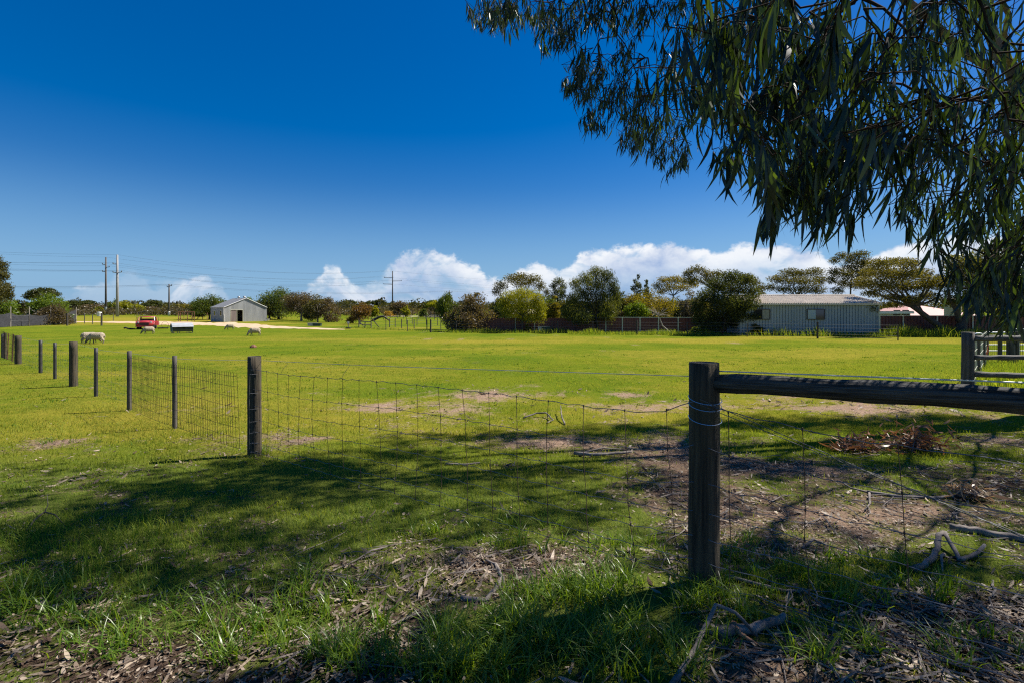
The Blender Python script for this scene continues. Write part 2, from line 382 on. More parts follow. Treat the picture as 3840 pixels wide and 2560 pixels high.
# ------------------------------------------------------------------ the ground
def axis_lines(a, b, fine, lim, grow):
    v = list(np.arange(a, b + 1e-6, fine)); s = fine; x = v[-1]
    while x < lim[1]: s *= grow; x += s; v.append(x)
    s = fine; x = v[0]
    while x > lim[0]: s *= grow; x -= s; v.insert(0, x)
    return np.array(v)
def make_ground():
    xs = axis_lines(-9, 9, .13, (-1500, 1500), 1.14); ys = axis_lines(1.0, 10, .11, (-60, 2000), 1.09)
    X, Y = np.meshgrid(xs, ys); Z = gz(X, Y)
    near = sstep(30, 6, Y) * sstep(40, 10, np.abs(X))
    Z = Z + near * ((fbm(X * 1.3, Y * 1.3, 3) - .5) * .05 + (fbm(X * 5, Y * 5, 5, 2) - .5) * .018)
    nx, ny = len(xs), len(ys)
    idx = np.arange(nx * ny).reshape(ny, nx)
    q = np.stack([idx[:-1, :-1], idx[:-1, 1:], idx[1:, 1:], idx[1:, :-1]], -1).reshape(-1, 4)
    m, nt, out = new_mat('paddock ground'); N = nt.nodes.new; L = nt.links.new
    me = np_mesh('ground', np.stack([X, Y, Z], -1), q, m, smooth=True)
    c = cover(X.ravel(), Y.ravel()); mu = mulchy(X.ravel(), Y.ravel())
    px, py = proj(X.ravel(), Y.ravel(), Z.ravel())
    yy = Y.ravel()
    dry = np.clip(.30 + (fbm(X.ravel() * .16, Y.ravel() * .34, 41) - .5) * 1.9 + .55 * np.exp(-((py - 1277) / 14) ** 2) * sstep(300, 1400, px)
                  + .6 * sstep(66, 74, yy) * sstep(140, 110, yy) * sstep(1250, 900, px) - .38 * sstep(5.5, 3.0, yy) - .2 * sstep(9, 5, yy) - .35 * np.exp(-((py - 1250) / 14) ** 2) - .25 * sstep(60, 68, yy) * sstep(1250, 1400, px), 0, 1)
    for nm, arr in (('cover', c), ('mulch', mu), ('dry', dry), ('near', sstep(7.5, 3.5, yy) * .8)):
        a = me.attributes.new(nm, 'FLOAT', 'POINT'); a.data.foreach_set('value', np.ascontiguousarray(arr, dtype=np.float32))
    def attr(nm): n = N('ShaderNodeAttribute'); n.attribute_name = nm; return n.outputs['Fac']
    tc = N('ShaderNodeTexCoord')
    def noise(sc, det=4, rough=.6, st=(1, 1, 1)):
        mp = N('ShaderNodeMapping'); mp.inputs['Scale'].default_value = st; L(tc.outputs['Object'], mp.inputs[0])
        n = N('ShaderNodeTexNoise'); n.inputs['Scale'].default_value = sc; n.inputs['Detail'].default_value = det; n.inputs['Roughness'].default_value = rough
        L(mp.outputs[0], n.inputs['Vector']); return n.outputs[0]
    def mixc(f, a, b):
        n = N('ShaderNodeMix'); n.data_type = 'RGBA'
        for i, v in ((0, f), (6, a), (7, b)):
            if isinstance(v, tuple): n.inputs[i].default_value = v + (1,)
            elif isinstance(v, (int, float)): n.inputs[i].default_value = v
            else: L(v, n.inputs[i])
        return n.outputs[2]
    def mr(v, a, b, c_=0., d=1.):
        n = N('ShaderNodeMapRange'); n.inputs['From Min'].default_value = a; n.inputs['From Max'].default_value = b
        n.inputs['To Min'].default_value = c_; n.inputs['To Max'].default_value = d; L(v, n.inputs['Value']); return n.outputs[0]
    def madd(a, b):
        n = N('ShaderNodeMath'); n.operation = 'ADD'; L(a, n.inputs[0]); L(b, n.inputs[1]); return n.outputs[0]
    fine = noise(26, 5, .7); med = noise(2.6, 5, .65); big = noise(.28, 5, .6)
    g = mixc(mr(big, .35, .65), (.092, .140, .010), (.165, .185, .014))
    g = mixc(mr(madd(attr('dry'), mr(med, .3, .7, -.3, .3)), .25, .95), g, (.270, .225, .030))
    g = mixc(mr(fine, .35, .75, 0, .5), g, (.050, .080, .012))
    sand = mixc(mr(fine, .3, .7), (.20, .125, .085), (.42, .30, .215))
    mul = mixc(mr(fine, .35, .68), (.022, .015, .011), (.105, .070, .050))
    soil = mixc(attr('mulch'), sand, mul)
    g = mixc(attr('near'), g, mixc(mr(fine, .3, .7), (.060, .078, .018), (.120, .145, .034)))
    cv = mr(madd(attr('cover'), mr(noise(11, 5, .75), .3, .7, -.34, .34)), .30, .68)
    col = mixc(cv, soil, g)
    b = N('ShaderNodeBsdfPrincipled'); b.inputs['Roughness'].default_value = 1; b.inputs['Specular IOR Level'].default_value = 0
    L(col, b.inputs['Base Color'])
    bp = N('ShaderNodeBump'); bp.inputs['Strength'].default_value = .9; bp.inputs['Distance'].default_value = .03
    L(madd(noise(40, 4, .7), noise(8, 4, .6)), bp.inputs['Height']); L(bp.outputs[0], b.inputs['Normal'])
    L(b.outputs[0], out.inputs[0])
    tag(link('ground', me), 'green paddock with bare sandy patches and leaf litter', kind='structure')
make_ground()
def strip(name, pts, mt, label, lift=.02, seed=1):
    """a thin sheet on the ground: (px, py, half height in px) along its middle"""
    rng = random.Random(seed); P = []
    for i in range(len(pts) - 1):
        for k in range(6):
            t = k / 6; P.append([pts[i][j] * (1 - t) + pts[i + 1][j] * t for j in range(3)])
    P.append(pts[-1]); vs = []; fs = []
    for i, (px, py, h) in enumerate(P):
        a = G(px, py - h * rng.uniform(.7, 1.25)); b = G(px, py + h * rng.uniform(.7, 1.25))
        for k in range(5):
            p = a.lerp(b, k / 4); vs.append((p.x, p.y, float(gz(p.x, p.y)) + lift + (.03 * rng.random() if 0 < k < 4 else -.01)))
        if i:
            for k in range(4): o = (i - 1) * 5 + k; fs.append((o + 1, o, o + 5, o + 6))
    mb = MB(); mb.add(vs, fs); o = mb.build(name, mt, smooth=True); return tag(o, label, kind='structure')
strip('sandy_track', [(250, 1207, 1.2), (380, 1208, 2), (500, 1209, 4), (620, 1213, 6.5), (720, 1213, 6), (800, 1216, 5), (880, 1219, 9), (960, 1222, 7), (1020, 1227, 4.5), (1120, 1230, 3), (1220, 1234, 3), (1292, 1236, 1)],
      M['sand'], 'pale orange sandy track curving past the small shed')
strip('limestone_track', [(1390, 1187.5, .7), (1480, 1187, .8), (1580, 1187, .8), (1700, 1187, .7)], M['pale_track'], 'thin pale limestone track along the far bush', .05)

# ------------------------------------------------------------------ buildings
def ribbed(mb, p0, u, n, s0, s1, zb, ztop, pitch=.19, depth=.028, z0=0.0, prof=((0, 0), (.60, 0), (.68, 1), (.92, 1))):
    """a profiled sheet from s0 to s1 along u; n outward; ztop(s) its upper edge"""
    u = Vector((u[0], u[1], 0)); n = Vector((n[0], n[1], 0)); ss = []
    s = s0
    while s < s1 - 1e-4:
        for a, d in prof:
            q = s + a * pitch
            if q < s1: ss.append((q, d * depth))
        s += pitch
    ss.append((s1, 0)); b = len(mb.v)
    vs, fs = [], []
    for q, d in ss:
        p = Vector(p0) + u * q + n * d
        vs += [(p.x, p.y, z0 + zb), (p.x, p.y, z0 + ztop(q))]
    for i in range(len(ss) - 1): fs.append((2 * i, 2 * i + 2, 2 * i + 3, 2 * i + 1))
    return mb.add(vs, fs)

def window(root, c, u, n, w, h, panes, fm, name='window', t=.05):
    """frame with panes standing a little proud of the wall; panes: list of materials left to right"""
    u = Vector((u[0], u[1], 0)); n = Vector((n[0], n[1], 0)); rz = math.atan2(u.y, u.x); c = Vector(c)
    mb = MB()
    for s in (-1, 1):
        p = c + u * s * (w / 2 - t / 2) + n * .05; mb.box(p, (t, .06, h), rz)
        p = c + Vector((0, 0, s * (h / 2 - t / 2))) + n * .05; mb.box(p, (w - 2 * t - .004, .056, t), rz)
    fr = mb.build(name, fm, root); k = len(panes); pw = (w - 2 * t) / k
    for i, pm in enumerate(panes):
        q = MB(); q.box(c + u * (-w / 2 + t + pw * (i + .5)) + n * (.040 + .004 * i), (pw - .012, .012, h - 2 * t - .006), rz); q.build('pane', pm, fr)
    return fr

def small_shed():
    A = G(838, 1208); d = .577; u = Vector((.577, .816, 0)).normalized(); v = Vector((-u.y, u.x, 0)); n = Vector((u.y, -u.x, 0))
    r = thing('shed', 'small grey corrugated shed with gable front and open sliding door', 'shed', A)
    Lf, Ls, he, hr = 7.7, 4.9, 2.6, 4.25
    top = lambda s: he + (hr - he) * (1 - abs(2 * s / Lf - 1))
    dz, d0, d1 = 2.1, 1.2, 3.3
    pw = Lf / 8
    for i in range(8):
        a, b = i * pw, (i + 1) * pw
        mb = MB()
        zb = 0
        if d0 < (a + b) / 2 < d1: zb = dz
        if a < d0 < b: ribbed(mb, (0, 0, 0), u, n, a, d0, 0, top); a = d0; zb = dz
        if a < d1 < b: ribbed(mb, (0, 0, 0), u, n, a, d1, dz, top); a = d1; zb = 0
        ribbed(mb, (0, 0, 0), u, n, a, b, zb, top); mb.build('wall_panel', M['grey_sheet'], r)
    for i in range(4):
        mb = MB(); ribbed(mb, v * Ls, -v, -u, i * Ls / 4, (i + 1) * Ls / 4, 0, lambda s: he); mb.build('wall_panel', M['blue_sheet'], r)
    mb = MB(); P = lambda s, t, z: tuple(u * s + v * t + Vector((0, 0, z)))
    mb.add([P(Lf, 0, 0), P(Lf, Ls, 0), P(Lf, Ls, he), P(Lf, 0, he)], [(0, 1, 2, 3)])
    mb.add([P(0, Ls, 0), P(Lf, Ls, 0), P(Lf, Ls, he), P(Lf / 2, Ls, hr), P(0, Ls, he)], [(0, 1, 2, 3, 4)]); mb.build('rear_wall', M['grey_sheet'], r)
    for side in (0, 1):
        for i in range(6):
            a, b = -.15 + i * (Ls + .3) / 6, -.15 + (i + 1) * (Ls + .3) / 6; s0, s1 = (-.12, Lf / 2) if side == 0 else (Lf + .12, Lf / 2)
            mb = MB(); e = -.06
            q = []
            for t, dd in ((a, 0), (a + .2, 0), (a + .25, .03), (a + .4, .03), (a + .45, 0), (b, 0)):
                q += [P(s0, t, he + e + .03 + dd), P(s1, t, hr + .03 + dd)]
            mb.add(q, [(2 * k, 2 * k + 2, 2 * k + 3, 2 * k + 1) for k in range(5)]); mb.build('roof_sheet', M['grey_roof'], r)
    rz = math.atan2(u.y, u.x)
    mb = MB()
    for s in (d0, (d0 + d1) / 2, d1): mb.box(u * s + n * .04 + Vector((0, 0, dz / 2)), (.06, .05, dz), rz)
    mb.box(u * (d0 + d1) / 2 + n * .05 + Vector((0, 0, dz + .03)), (d1 - d0 + .1, .06, .06), rz); mb.build('door_frame', M['cream_post'], r)
    mb = MB(); mb.box(u * (d0 + (d1 - d0) / 4) + n * .005 + Vector((0, 0, dz / 2)), ((d1 - d0) / 2 - .07, .03, dz - .02), rz); mb.build('door', M['brown_door'], r)
    for t in (.9, 3.3): window(r, v * t + Vector((0, 0, 1.55)), -v, -u, .75, .95, [M['dark_glass'], M['dark_glass']], M['white'])
    mb = MB()
    for s0, s1 in ((0, Lf / 2), (Lf, Lf / 2)):
        mb.tube([P(s0, -.16, he - .02), P(s1, -.16, hr + .03)], .045, 4)
    mb.build('barge_trim', M['white'], r)
    mb = MB(); mb.tube([tuple(u * .12 + n * .09 + Vector((0, 0, z))) for z in (.05, 1.2)] + [tuple(u * .0 + n * .09 + Vector((0, 0, z))) for z in (1.4, he - .05)], .04, 6); mb.build('downpipe', M['white'], r)
    for t in (1.2, 3.3):
        mb = MB(); mb.lathe([(.09, 0), (.09, .22), (.2, .24), (.24, .36), (.2, .5), (.08, .56), (.01, .57)], 10, tuple(u * (Lf / 2 + .3) + v * t + Vector((0, 0, hr - .12)))); mb.build('roof_vent', M['steel'], r, True)
    return r
small_shed()

def long_shed():
    y0 = 41.5; x0 = (2775 - 1920) / F * y0; x1 = (3297 - 1920) / F * 40.6
    A = Vector((x0, y0, float(gz(x0, y0)))); B = Vector((x1, 40.6, A.z)); u = (B - A); Lf = u.length; u.normalize(); v = Vector((-u.y, u.x, 0)); n = -v
    r = thing('long_shed', 'long pale blue grey shed with cream roof beside the leaning tree', 'shed', A)
    he, hr, Ls = 2.68, 3.42, 7.0; k = 16; P = lambda s, t, z: tuple(u * s + v * t + Vector((0, 0, z)))
    for i in range(k):
        mb = MB(); ribbed(mb, (0, 0, 0), u, n, i * Lf / k, (i + 1) * Lf / k, 0, lambda s: he, Lf / k / 3, .05, 0.0, ((0, 0), (.76, 0), (.79, -1), (.96, -1))); mb.build('wall_panel', M['blue_sheet'], r)
    gab = lambda s: he + (hr - he) * (1 - abs(2 * s / Ls - 1))
    for i in range(6):
        mb = MB(); ribbed(mb, u * Lf, v, u, i * Ls / 6, (i + 1) * Ls / 6, 0, gab); mb.build('wall_panel', M['blue_sheet'], r)
        mb = MB(); ribbed(mb, v * Ls, -v, -u, i * Ls / 6, (i + 1) * Ls / 6, 0, gab); mb.build('wall_panel', M['blue_sheet'], r)
    mb = MB(); mb.add([P(0, Ls, 0), P(Lf, Ls, 0), P(Lf, Ls, he), P(0, Ls, he)], [(0, 1, 2, 3)]); mb.build('rear_wall', M['blue_sheet'], r)
    for i in range(k):
        a, b = -.1 + i * (Lf + .2) / k, -.1 + (i + 1) * (Lf + .2) / k; w = b - a
        for t0, t1 in ((-.22, Ls / 2), (Ls + .22, Ls / 2)):
            q = []; mb = MB()
            for c in range(4):
                for f_, dd in ((0, 0), (.5, 0), (.62, .045), (.88, .045)): q.append((a + w * (c + f_) / 4, dd))
            q.append((b, 0)); vs = []
            for s, dd in q: vs += [P(s, t0, he + .02 + dd), P(s, t1, hr + .03 + dd)]
            mb.add(vs, [(2 * j, 2 * j + 2, 2 * j + 3, 2 * j + 1) for j in range(len(q) - 1)]); mb.build('roof_sheet', M['cream_roof'], r)
    rz = math.atan2(u.y, u.x)
    mb = MB(); mb.box(u * Lf / 2 + n * .2 + Vector((0, 0, he - .05)), (Lf + .2, .1, .13), rz); mb.build('gutter', M['cream_roof'], r)
    mb = MB(); mb.tube([P(-.1, Ls / 2, hr + .09), P(Lf + .1, Ls / 2, hr + .09)], .06, 6); mb.build('ridge_cap', M['cream_roof'], r)
    mb = MB(); mb.tube([P(Lf - .08, -.1, .1), P(Lf - .08, -.1, he - .1)], .04, 6); mb.build('downpipe', M['cream_post'], r)
    for px0, px1, panes in ((2829, 2886, [M['dark'], M['cardboard']]), (3026, 3090, [M['glass_reflection'], M['dark_glass']])):  # left window's open half is a near-black pane, its shade put into colour
        c = ((px0 + px1) / 2 - 1920) / F; t = (c * A.y - A.x) / (u.x - c * u.y); yy = A.y + u.y * t
        w = (px1 - px0) / F * yy; zc = EYE - (1179.5 - HOR) / F * yy - A.z
        window(r, u * t + n * .02 + Vector((0, 0, zc)), u, n, w, .90, panes, M['frame'], t=.06)
long_shed()

def hip_house(name, label, px0, px1, y, eave_py, ridge_py, wallm, roofm, deep=9, wins=(), brick=False):
    x0, x1 = (px0 - 1920) / F * y, (px1 - 1920) / F * y; z = float(gz(x0, y)); he = EYE - (eave_py - HOR) / F * y - z; hr = EYE - (ridge_py - HOR) / F * (y + deep / 2) - z
    r = thing(name, label, 'house', (x0, y, z)); w = x1 - x0
    mb = MB(); mb.box((w / 2, deep / 2, he / 2), (w, deep, he)); mb.build('wall', wallm, r)
    o = .5; mb = MB(); e = deep * .42
    vs = [(-o, -o, he), (w + o, -o, he), (w + o, deep + o, he), (-o, deep + o, he), (e, deep / 2, hr), (max(e + .5, w - e), deep / 2, hr)]
    mb.add(vs, [(0, 1, 5, 4), (1, 2, 5), (2, 3, 4, 5), (3, 0, 4), (3, 2, 1, 0)]); mb.build('roof', roofm, r)
    mb = MB(); mb.box((w / 2, -o - .05, he - .06), (w + 2 * o, .1, .16)); mb.build('gutter', M['cream_post'], r)
    for f_, ww in wins: window(r, (w * f_, -.01, he - 1.1), (1, 0), (0, -1), ww, 1.1, [M['dark_glass'], M['dark_glass']], M['white'])
hip_house('brick_house', 'orange brick house with pink tiled roof behind the cream posts', 3405, 3660, 62, 1184, 1142, M['brick'], M['pink_tile'], 10, ((.12, 1.6), (.55, 2.2)))
hip_house('small_house', 'cream house with pale roof half hidden by the yellow green tree', 1842, 2120, 66, 1178, 1160, M['render_wall'], M['cream_roof'], 8, ((.2, 1.4),))
def garage():
    y = 55; x0, x1 = (3296 - 1920) / F * y, (3414 - 1920) / F * y; z = float(gz(x0, y)); w = x1 - x0; h = EYE - (1171 - HOR) / F * y - z
    r = thing('garage', 'grey garage with two dark roller doors behind the red brown fence', 'garage', (x0, y, z))
    mb = MB(); ribbed(mb, (0, 0, 0), (1, 0), (0, -1), 0, w, 0, lambda s: h, .25, .03); mb.box((w / 2, 3, h / 2), (w - .02, 5.9, h - .02)); mb.build('wall', M['grey_sheet'], r)
    for a in (.56, .84):
        mb = MB()
        for k in range(9): mb.box((w * a, -.05, .12 + k * .24), (w * .21, .04, .225))
        mb.build('roller_door', M['frame'], r)
    mb = MB(); mb.box((w / 2, 2.9, h + .06), (w + .3, 6.4, .12)); mb.build('roof', M['cream_roof'], r)
    mb = MB(); mb.box((w / 2, -.32, h - .09), (w + .3, .08, .18)); mb.build('fascia', M['white'], r)
garage()
def tank():
    y = 47; p = gnd(3572, y); r = thing('water_tank', 'tall beige water tank standing behind the fence right of the pink roof', 'water tank', p)
    mb = MB(); prof = []
    for k in range(14): prof += [(.62, k * .22), (.64, k * .22 + .05), (.64, k * .22 + .15), (.62, k * .22 + .2)]
    mb.lathe(prof, 18); mb.build('tank_wall', M['render_wall'], r, True)
    mb = MB(); mb.lathe([(.66, 3.08), (.66, 3.12), (.3, 3.28), (.02, 3.32)], 18); mb.build('lid', M['cream_post'], r, True)
tank()

# ------------------------------------------------------------------ sheet metal fences
def sheet_fence(name, label, P0, P1, h, post_px, h_post=None, cap=True, seg=2.36, cap_m='cream_post'):
    P0 = Vector(P0); P1 = Vector(P1); u = P1 - P0; u.z = 0; Lf = u.length; u.normalize(); n = Vector((u.y, -u.x, 0))
    r = thing(name, label, 'fence', P0); k = max(1, round(Lf / .78))
    for i in range(k):
        a, b = i * Lf / k, (i + 1) * Lf / k; mb = MB(); zz = float(gz(P0.x + u.x * a, P0.y + u.y * a)) - P0.z
        ribbed(mb, (0, 0, 0), u, n, a, b, zz + .02, lambda s: zz + h, Lf / k / 3, .04); mb.build('fence_panel', M['red_sheet'], r)
    rz = math.atan2(u.y, u.x)
    for px in post_px:
        c = (px - 1920) / F; t = (c * P0.y - P0.x) / (u.x - c * u.y)
        q = u * t + n * .07; zz = float(gz(P0.x + q.x, P0.y + q.y)) - P0.z
        mb = MB(); mb.box((q.x, q.y, zz + (h_post or h) / 2), (.10, .06, (h_post or h)), rz); mb.build('post', M['cream_post'], r)
    if cap:
        mb = MB(); mb.box(u * Lf / 2 + Vector((0, 0, h + .02)), (Lf, .08, .06), rz); mb.build('cap_rail', M[cap_m], r)
    return r
sheet_fence('metal_fence', 'red brown sheet fence with cream posts right of the long shed', gnd(3302, 42.3), gnd(3990, 41.0), 1.62, (3385, 3512, 3645, 3792, 3930))
sheet_fence('metal_fence', 'red brown sheet fence with pale posts and rail left of the long shed', gnd(2130, 47.5), gnd(2790, 44.2), 1.42, (2272, 2334, 2400, 2469, 2543, 2620))
sheet_fence('metal_fence', 'dark red brown sheet fence below the yellow green tree', gnd(1808, 48), gnd(2140, 47.6), 1.35, (1933, 2005), cap=False)
def low_fence():
    P0, P1 = gnd(1690, 48.6), gnd(1765, 48.4); u = (P1 - P0).normalized(); r = thing('brushwood_fence', 'low brown screen fence at the foot of the olive brown shrub', 'fence', P0)
    L_ = (P1 - P0).length; n = 14
    for i in range(n):
        mb = MB(); q = u * (L_ * (i + .5) / n); mb.box((q.x, q.y, .55), (L_ / n * .9, .04, 1.1 + .05 * math.sin(i * 2.3))); mb.build('slat', M['rust'], r)
low_fence()

# ------------------------------------------------------------------ wire fences
def picket_mb(h, r, sides=8, seed=0, taper=.96):
    rng = random.Random(seed); mb = MB(); n = 6
    off = [(rng.uniform(-.006, .006), rng.uniform(-.006, .006)) for _ in range(n)]
    prof = [(off[i][0], off[i][1], -.25 + (h + .25) * i / (n - 1)) for i in range(n)]
    mb.tube(prof, [r * (1 - (1 - taper) * i / (n - 1)) for i in range(n)], sides); return mb
def far_fence(name, label, posts, wires=(.3, .65, .98), pm='old_wood', r=.05, h=1.1, group=None, strong=()):
    """posts: list of (px, py of the foot); the wires run from post to post"""
    P = [G(a, b) for a, b in posts]; R = thing(name, label, 'fence', P[0], group=group)
    for i, p in enumerate(P):
        big = i in strong; q = p - P[0]
        mb = picket_mb(h * (1.12 if big else 1), r * (1.9 if big else 1), 6, i); mb.build('post', M['dark_bark'] if big else M[pm], R, loc=q)
    for z in wires:
        mb = MB(); mb.tube([p - P[0] + Vector((0, 0, z * h)) for p in P], .006, 4); mb.build('wire', M['wire'], R)
    return R
far_fence('paddock_fence', 'wire fence of thin dark posts curving in front of the bush track', [(1384, 1192), (1417, 1190), (1439, 1191), (1464, 1193), (1491, 1195), (1513, 1196), (1541, 1197), (1569, 1198), (1597, 1198), (1629, 1201), (1657, 1199)], r=.05, h=1.05)
far_fence('paddock_fence', 'wire fence of short posts crossing the green paddock', [(1461, 1228), (1482, 1227), (1506, 1231), (1553, 1233), (1601, 1236)], r=.055, h=1.1)
far_fence('paddock_fence', 'wire fence of scattered posts before the dark green bush', [(1525, 1217), (1546, 1216), (1564, 1221), (1599, 1219), (1641, 1221), (1664, 1219)], r=.05, h=1.0)
far_fence('boundary_fence', 'low mesh boundary fence on slim posts in front of the red brown fences',
          [(1345, 1228), (1391, 1232), (1447, 1238), (1528, 1242), (1615, 1247), (1653, 1240.5), (1711, 1247), (1932, 1248), (2070, 1248), (2091, 1249), (2223, 1250), (2389, 1255), (2577, 1257), (2802, 1263), (3066, 1270), (3367, 1277)],
          (.12, .3, .5, .72, .95), r=.04, h=1.12, strong=(4, 11, 14))
far_fence('garden_fence', 'line of posts in the lawn before the shade cloth screen', [(38, 1226), (110, 1224), (186, 1220), (252, 1222), (317, 1214), (347, 1216), (381, 1222), (425, 1204)], (.5, .9), r=.06, h=1.55, strong=(3, 6))
far_fence('stockyard_fence', 'brown rail and wire fence between the rusty frame and small shed', [(690, 1193), (722, 1196), (760, 1199), (777, 1203)], (.3, .6, .9), r=.07, h=1.5, pm='rust')
def rail_frame(name, label, cat, posts, py_top, m, rails=(1.0,), r=.05, extra=()):
    P = [G(a, b) for a, b in posts]; o = P[0]; R = thing(name, label, cat, o); h = EYE - (py_top - HOR) / F * o.y - o.z
    for p in P: picket_mb(h, r, 6).build('post', m, R, loc=p - o)
    for f_ in rails:
        mb = MB(); mb.tube([p - o + Vector((0, 0, h * f_)) for p in P], r * .8, 6); mb.build('rail', m, R)
    for a, b in extra:
        A = P[a[0]] - o + Vector((0, 0, h * a[1])); B = P[b[0]] - o + Vector((0, 0, h * b[1]))
        mb = MB(); mb.tube([A, B], r * .6, 6); mb.build('brace', m, R)
    return R
rail_frame('gate_frame', 'rusty pipe gate frame standing on the lawn left of the small shed', 'frame', [(669, 1207), (677, 1207), (703, 1207), (720, 1207), (729, 1207)], 1170, M['rust'], (1.0, .35), .06)
rail_frame('post_and_rail', 'wooden post and rail frame on the grass behind the red truck', 'frame', [(519, 1184), (568, 1184)], 1171, M['old_wood'], (1.0,), .12)
rail_frame('stile_gate', 'pale timber gate frame with slanting stays near the rust brown tree', 'frame', [(1346, 1226), (1369, 1231), (1392, 1231)], 1204, M['old_wood'], (1.0, .5), .06, (((2, 1.0), (2, .0)), ((0, 1.0), (1, .05))))
def stay():
    A, B = G(1392, 1229), G(1421, 1227); A = A + Vector((0, 0, 1.2)); o = thing('fence_stay', 'slanting timber stay leaning beside the pale gate frame', 'stay', B)
    mb = MB(); mb.tube([A - B, Vector((0, 0, 0))], .06, 6); mb.build('stay_pole', M['old_wood'], o)
stay()

# near fence: one straight line from the corner post away to the left
FP, FD = Vector((1.03, 2.58, 0)), Vector((-.784, .6208, 0))
def fpt(t): p = FP + FD * t; p.z = float(gz(p.x, p.y)); return p
def ft(px): c = (px - 1920) / F; return (FP.x - c * FP.y) / (c * FD.y - FD.x)
def near_fence():
    R = thing('wire_fence', 'near post and wire fence with sagging mesh running away to the left', 'fence', fpt(0)); o = R.location.copy(); rng = random.Random(3)
    def post(px, top, wpx, m, seed, lab=None):
        t = ft(px); p = fpt(t); h = EYE - (top - HOR) / F * p.y - p.z; r = wpx / F * p.y / 2
        mb = MB(); n = 9; sides = 18 if wpx > 40 else 8
        ring = [(rng.uniform(-.02, .02) * r, rng.uniform(-.02, .02) * r, -.3 + (h + .3) * i / (n - 1)) for i in range(n)]
        mb.tube(ring, [r * (1.03 - .05 * i / (n - 1)) * (1 if i < n - 1 else .985) for i in range(n)], sides)
        # weathering checks: the wall of the round post is pulled in along a few grooves
        if wpx > 20:
            for c_ in range(3):
                kk = rng.randrange(sides); a0, a1 = sorted((rng.randrange(n), rng.randrange(n)))
                for i in range(a0, a1 + 1):
                    x, y, z = mb.v[i * sides + kk]; cx, cy, _ = ring[i]; mb.v[i * sides + kk] = (cx + (x - cx) * .93, cy + (y - cy) * .93, z)
        ob = mb.build('post', m, R, smooth=True, loc=p - o)
        if sides > 10:
            for pl in ob.data.polygons:
                if len(pl.vertices) > 4: pl.use_smooth = False
        if lab: ob['label'] = lab
        return t, h
    P = {}
    for px, top, w, m, lab in ((2640, 1358, 110, 'post', 'thick dark round corner post'), (954, 1335, 48, 'post', 'brown round post with wire staples'), (655, 1333, 16, 'old_wood', None), (485, 1315, 15, 'old_wood', None),
                          (360, 1303, 12, 'black_steel', None), (275, 1280, 25, 'post', None), (206, 1284, 10, 'black_steel', None), (152, 1275, 11, 'black_steel', None), (68, 1258, 19, 'post', None), (10, 1252, 8, 'black_steel', None)):
        P[px] = post(px, top, w, M[m], px, lab)
    for t in (28, 33, 38, 44):
        p = fpt(t); picket_mb(1.05, .05, 7, t).build('post', M['post'], R, loc=p - o)
    # the strainer post at the other end of the rail (outside the picture) carries it
    te = -2.75; pe = fpt(te); picket_mb(1.25, .075, 14, 5).build('post', M['post'], R, loc=pe - o)
    # rail: a log with dressed ends
    a = fpt(-.05) + Vector((0, 0, 0)); a.z = 1.118; b = pe.copy(); b.z = 1.215
    side = Vector((-FD.y, FD.x, 0)) * -.0
    n = 26; mb = MB(); pts = []; rad = []
    for i in range(n):
        s = i / (n - 1); p = a.lerp(b, s) - o + Vector((0, 0, .006 * math.sin(s * 9) + .004 * math.sin(s * 23))); pts.append(p); rad.append(.048 + .008 * s + .0022 * math.sin(s * 31) + .0015 * math.sin(s * 57))
    mb.tube(pts, rad, 18)
    for c_ in range(7):
        kk = rng.randrange(18); a0 = rng.randrange(n - 5); a1 = min(n - 1, a0 + rng.randrange(5, 16))
        for i in range(a0, a1):
            v = Vector(mb.v[i * 18 + kk]); mb.v[i * 18 + kk] = tuple(pts[i] + (v - pts[i]) * .86)
    # the rail's own axis runs along x of its object so the grain follows it
    me = mb.mesh('rail', M['rail'], True); d = (b - a).normalized(); Q = d.to_track_quat('X', 'Z').to_matrix().to_4x4()
    me.transform(Q.inverted()); ob = link('rail', me, R); ob.rotation_euler = Q.to_euler()
    # straight top wire, and the bright wire that lies along the rail
    mb = MB(); ks = sorted([(t, h) for t, h in P.values()]); pts = []
    for t, h in ks: q = fpt(t); pts.append(q - o + Vector((0, 0, h - .055 if t > .5 else 1.145 - o.z)))
    fine = []
    for i in range(len(pts) - 1):
        for k in range(6): s = k / 6; q = pts[i].lerp(pts[i + 1], s); q.z -= .05 * (pts[i + 1] - pts[i]).length / 5 * s * (1 - s); fine.append(q)
    fine.append(pts[-1]); off = Vector((.02, .06, 0)); mb.tube([q + off * (1 if i else .6) for i, q in enumerate(fine)], .0022, 5); mb.build('top_wire', M['bright_wire'], R)
    mb = MB(); mb.tube([a - o + Vector((.02, .03, .062)), a.lerp(b, .5) - o + Vector((.01, .02, .066)), b - o + Vector((0, .02, .075))], .0035, 6); mb.build('rail_wire', M['bright_wire'], R)
    # field mesh between the two big posts and on under the rail: each line wire and stay
    def mesh_top(t):
        return np.interp(t, [-2.7, -1.6, -.6, -.12, 0, .25, .6, 1.34, 2.6, 4.4, 5.3, 6], [1.0, .93, .93, .99, 1.035, .93, .915, .915, .885, .80, .80, .72])
    fr = [.02, .13, .26, .40, .56, .76, 1.0]; ts = np.linspace(-2.7, 5.34, 90)
    def mp(t, f_):
        q = fpt(t); tz = mesh_top(t); return Vector((q.x, q.y, 0)) + Vector((0, 0, q.z + .04 + (tz - q.z - .04) * f_)) + Vector((-FD.y, FD.x, 0)) * (.0 + .03 * math.sin(t * 2.1) * math.sin(f_ * 3)) - o + Vector((-.045, -.05, 0)) * (1 if abs(t) < .2 or abs(t - 5.34) < .1 else .7)
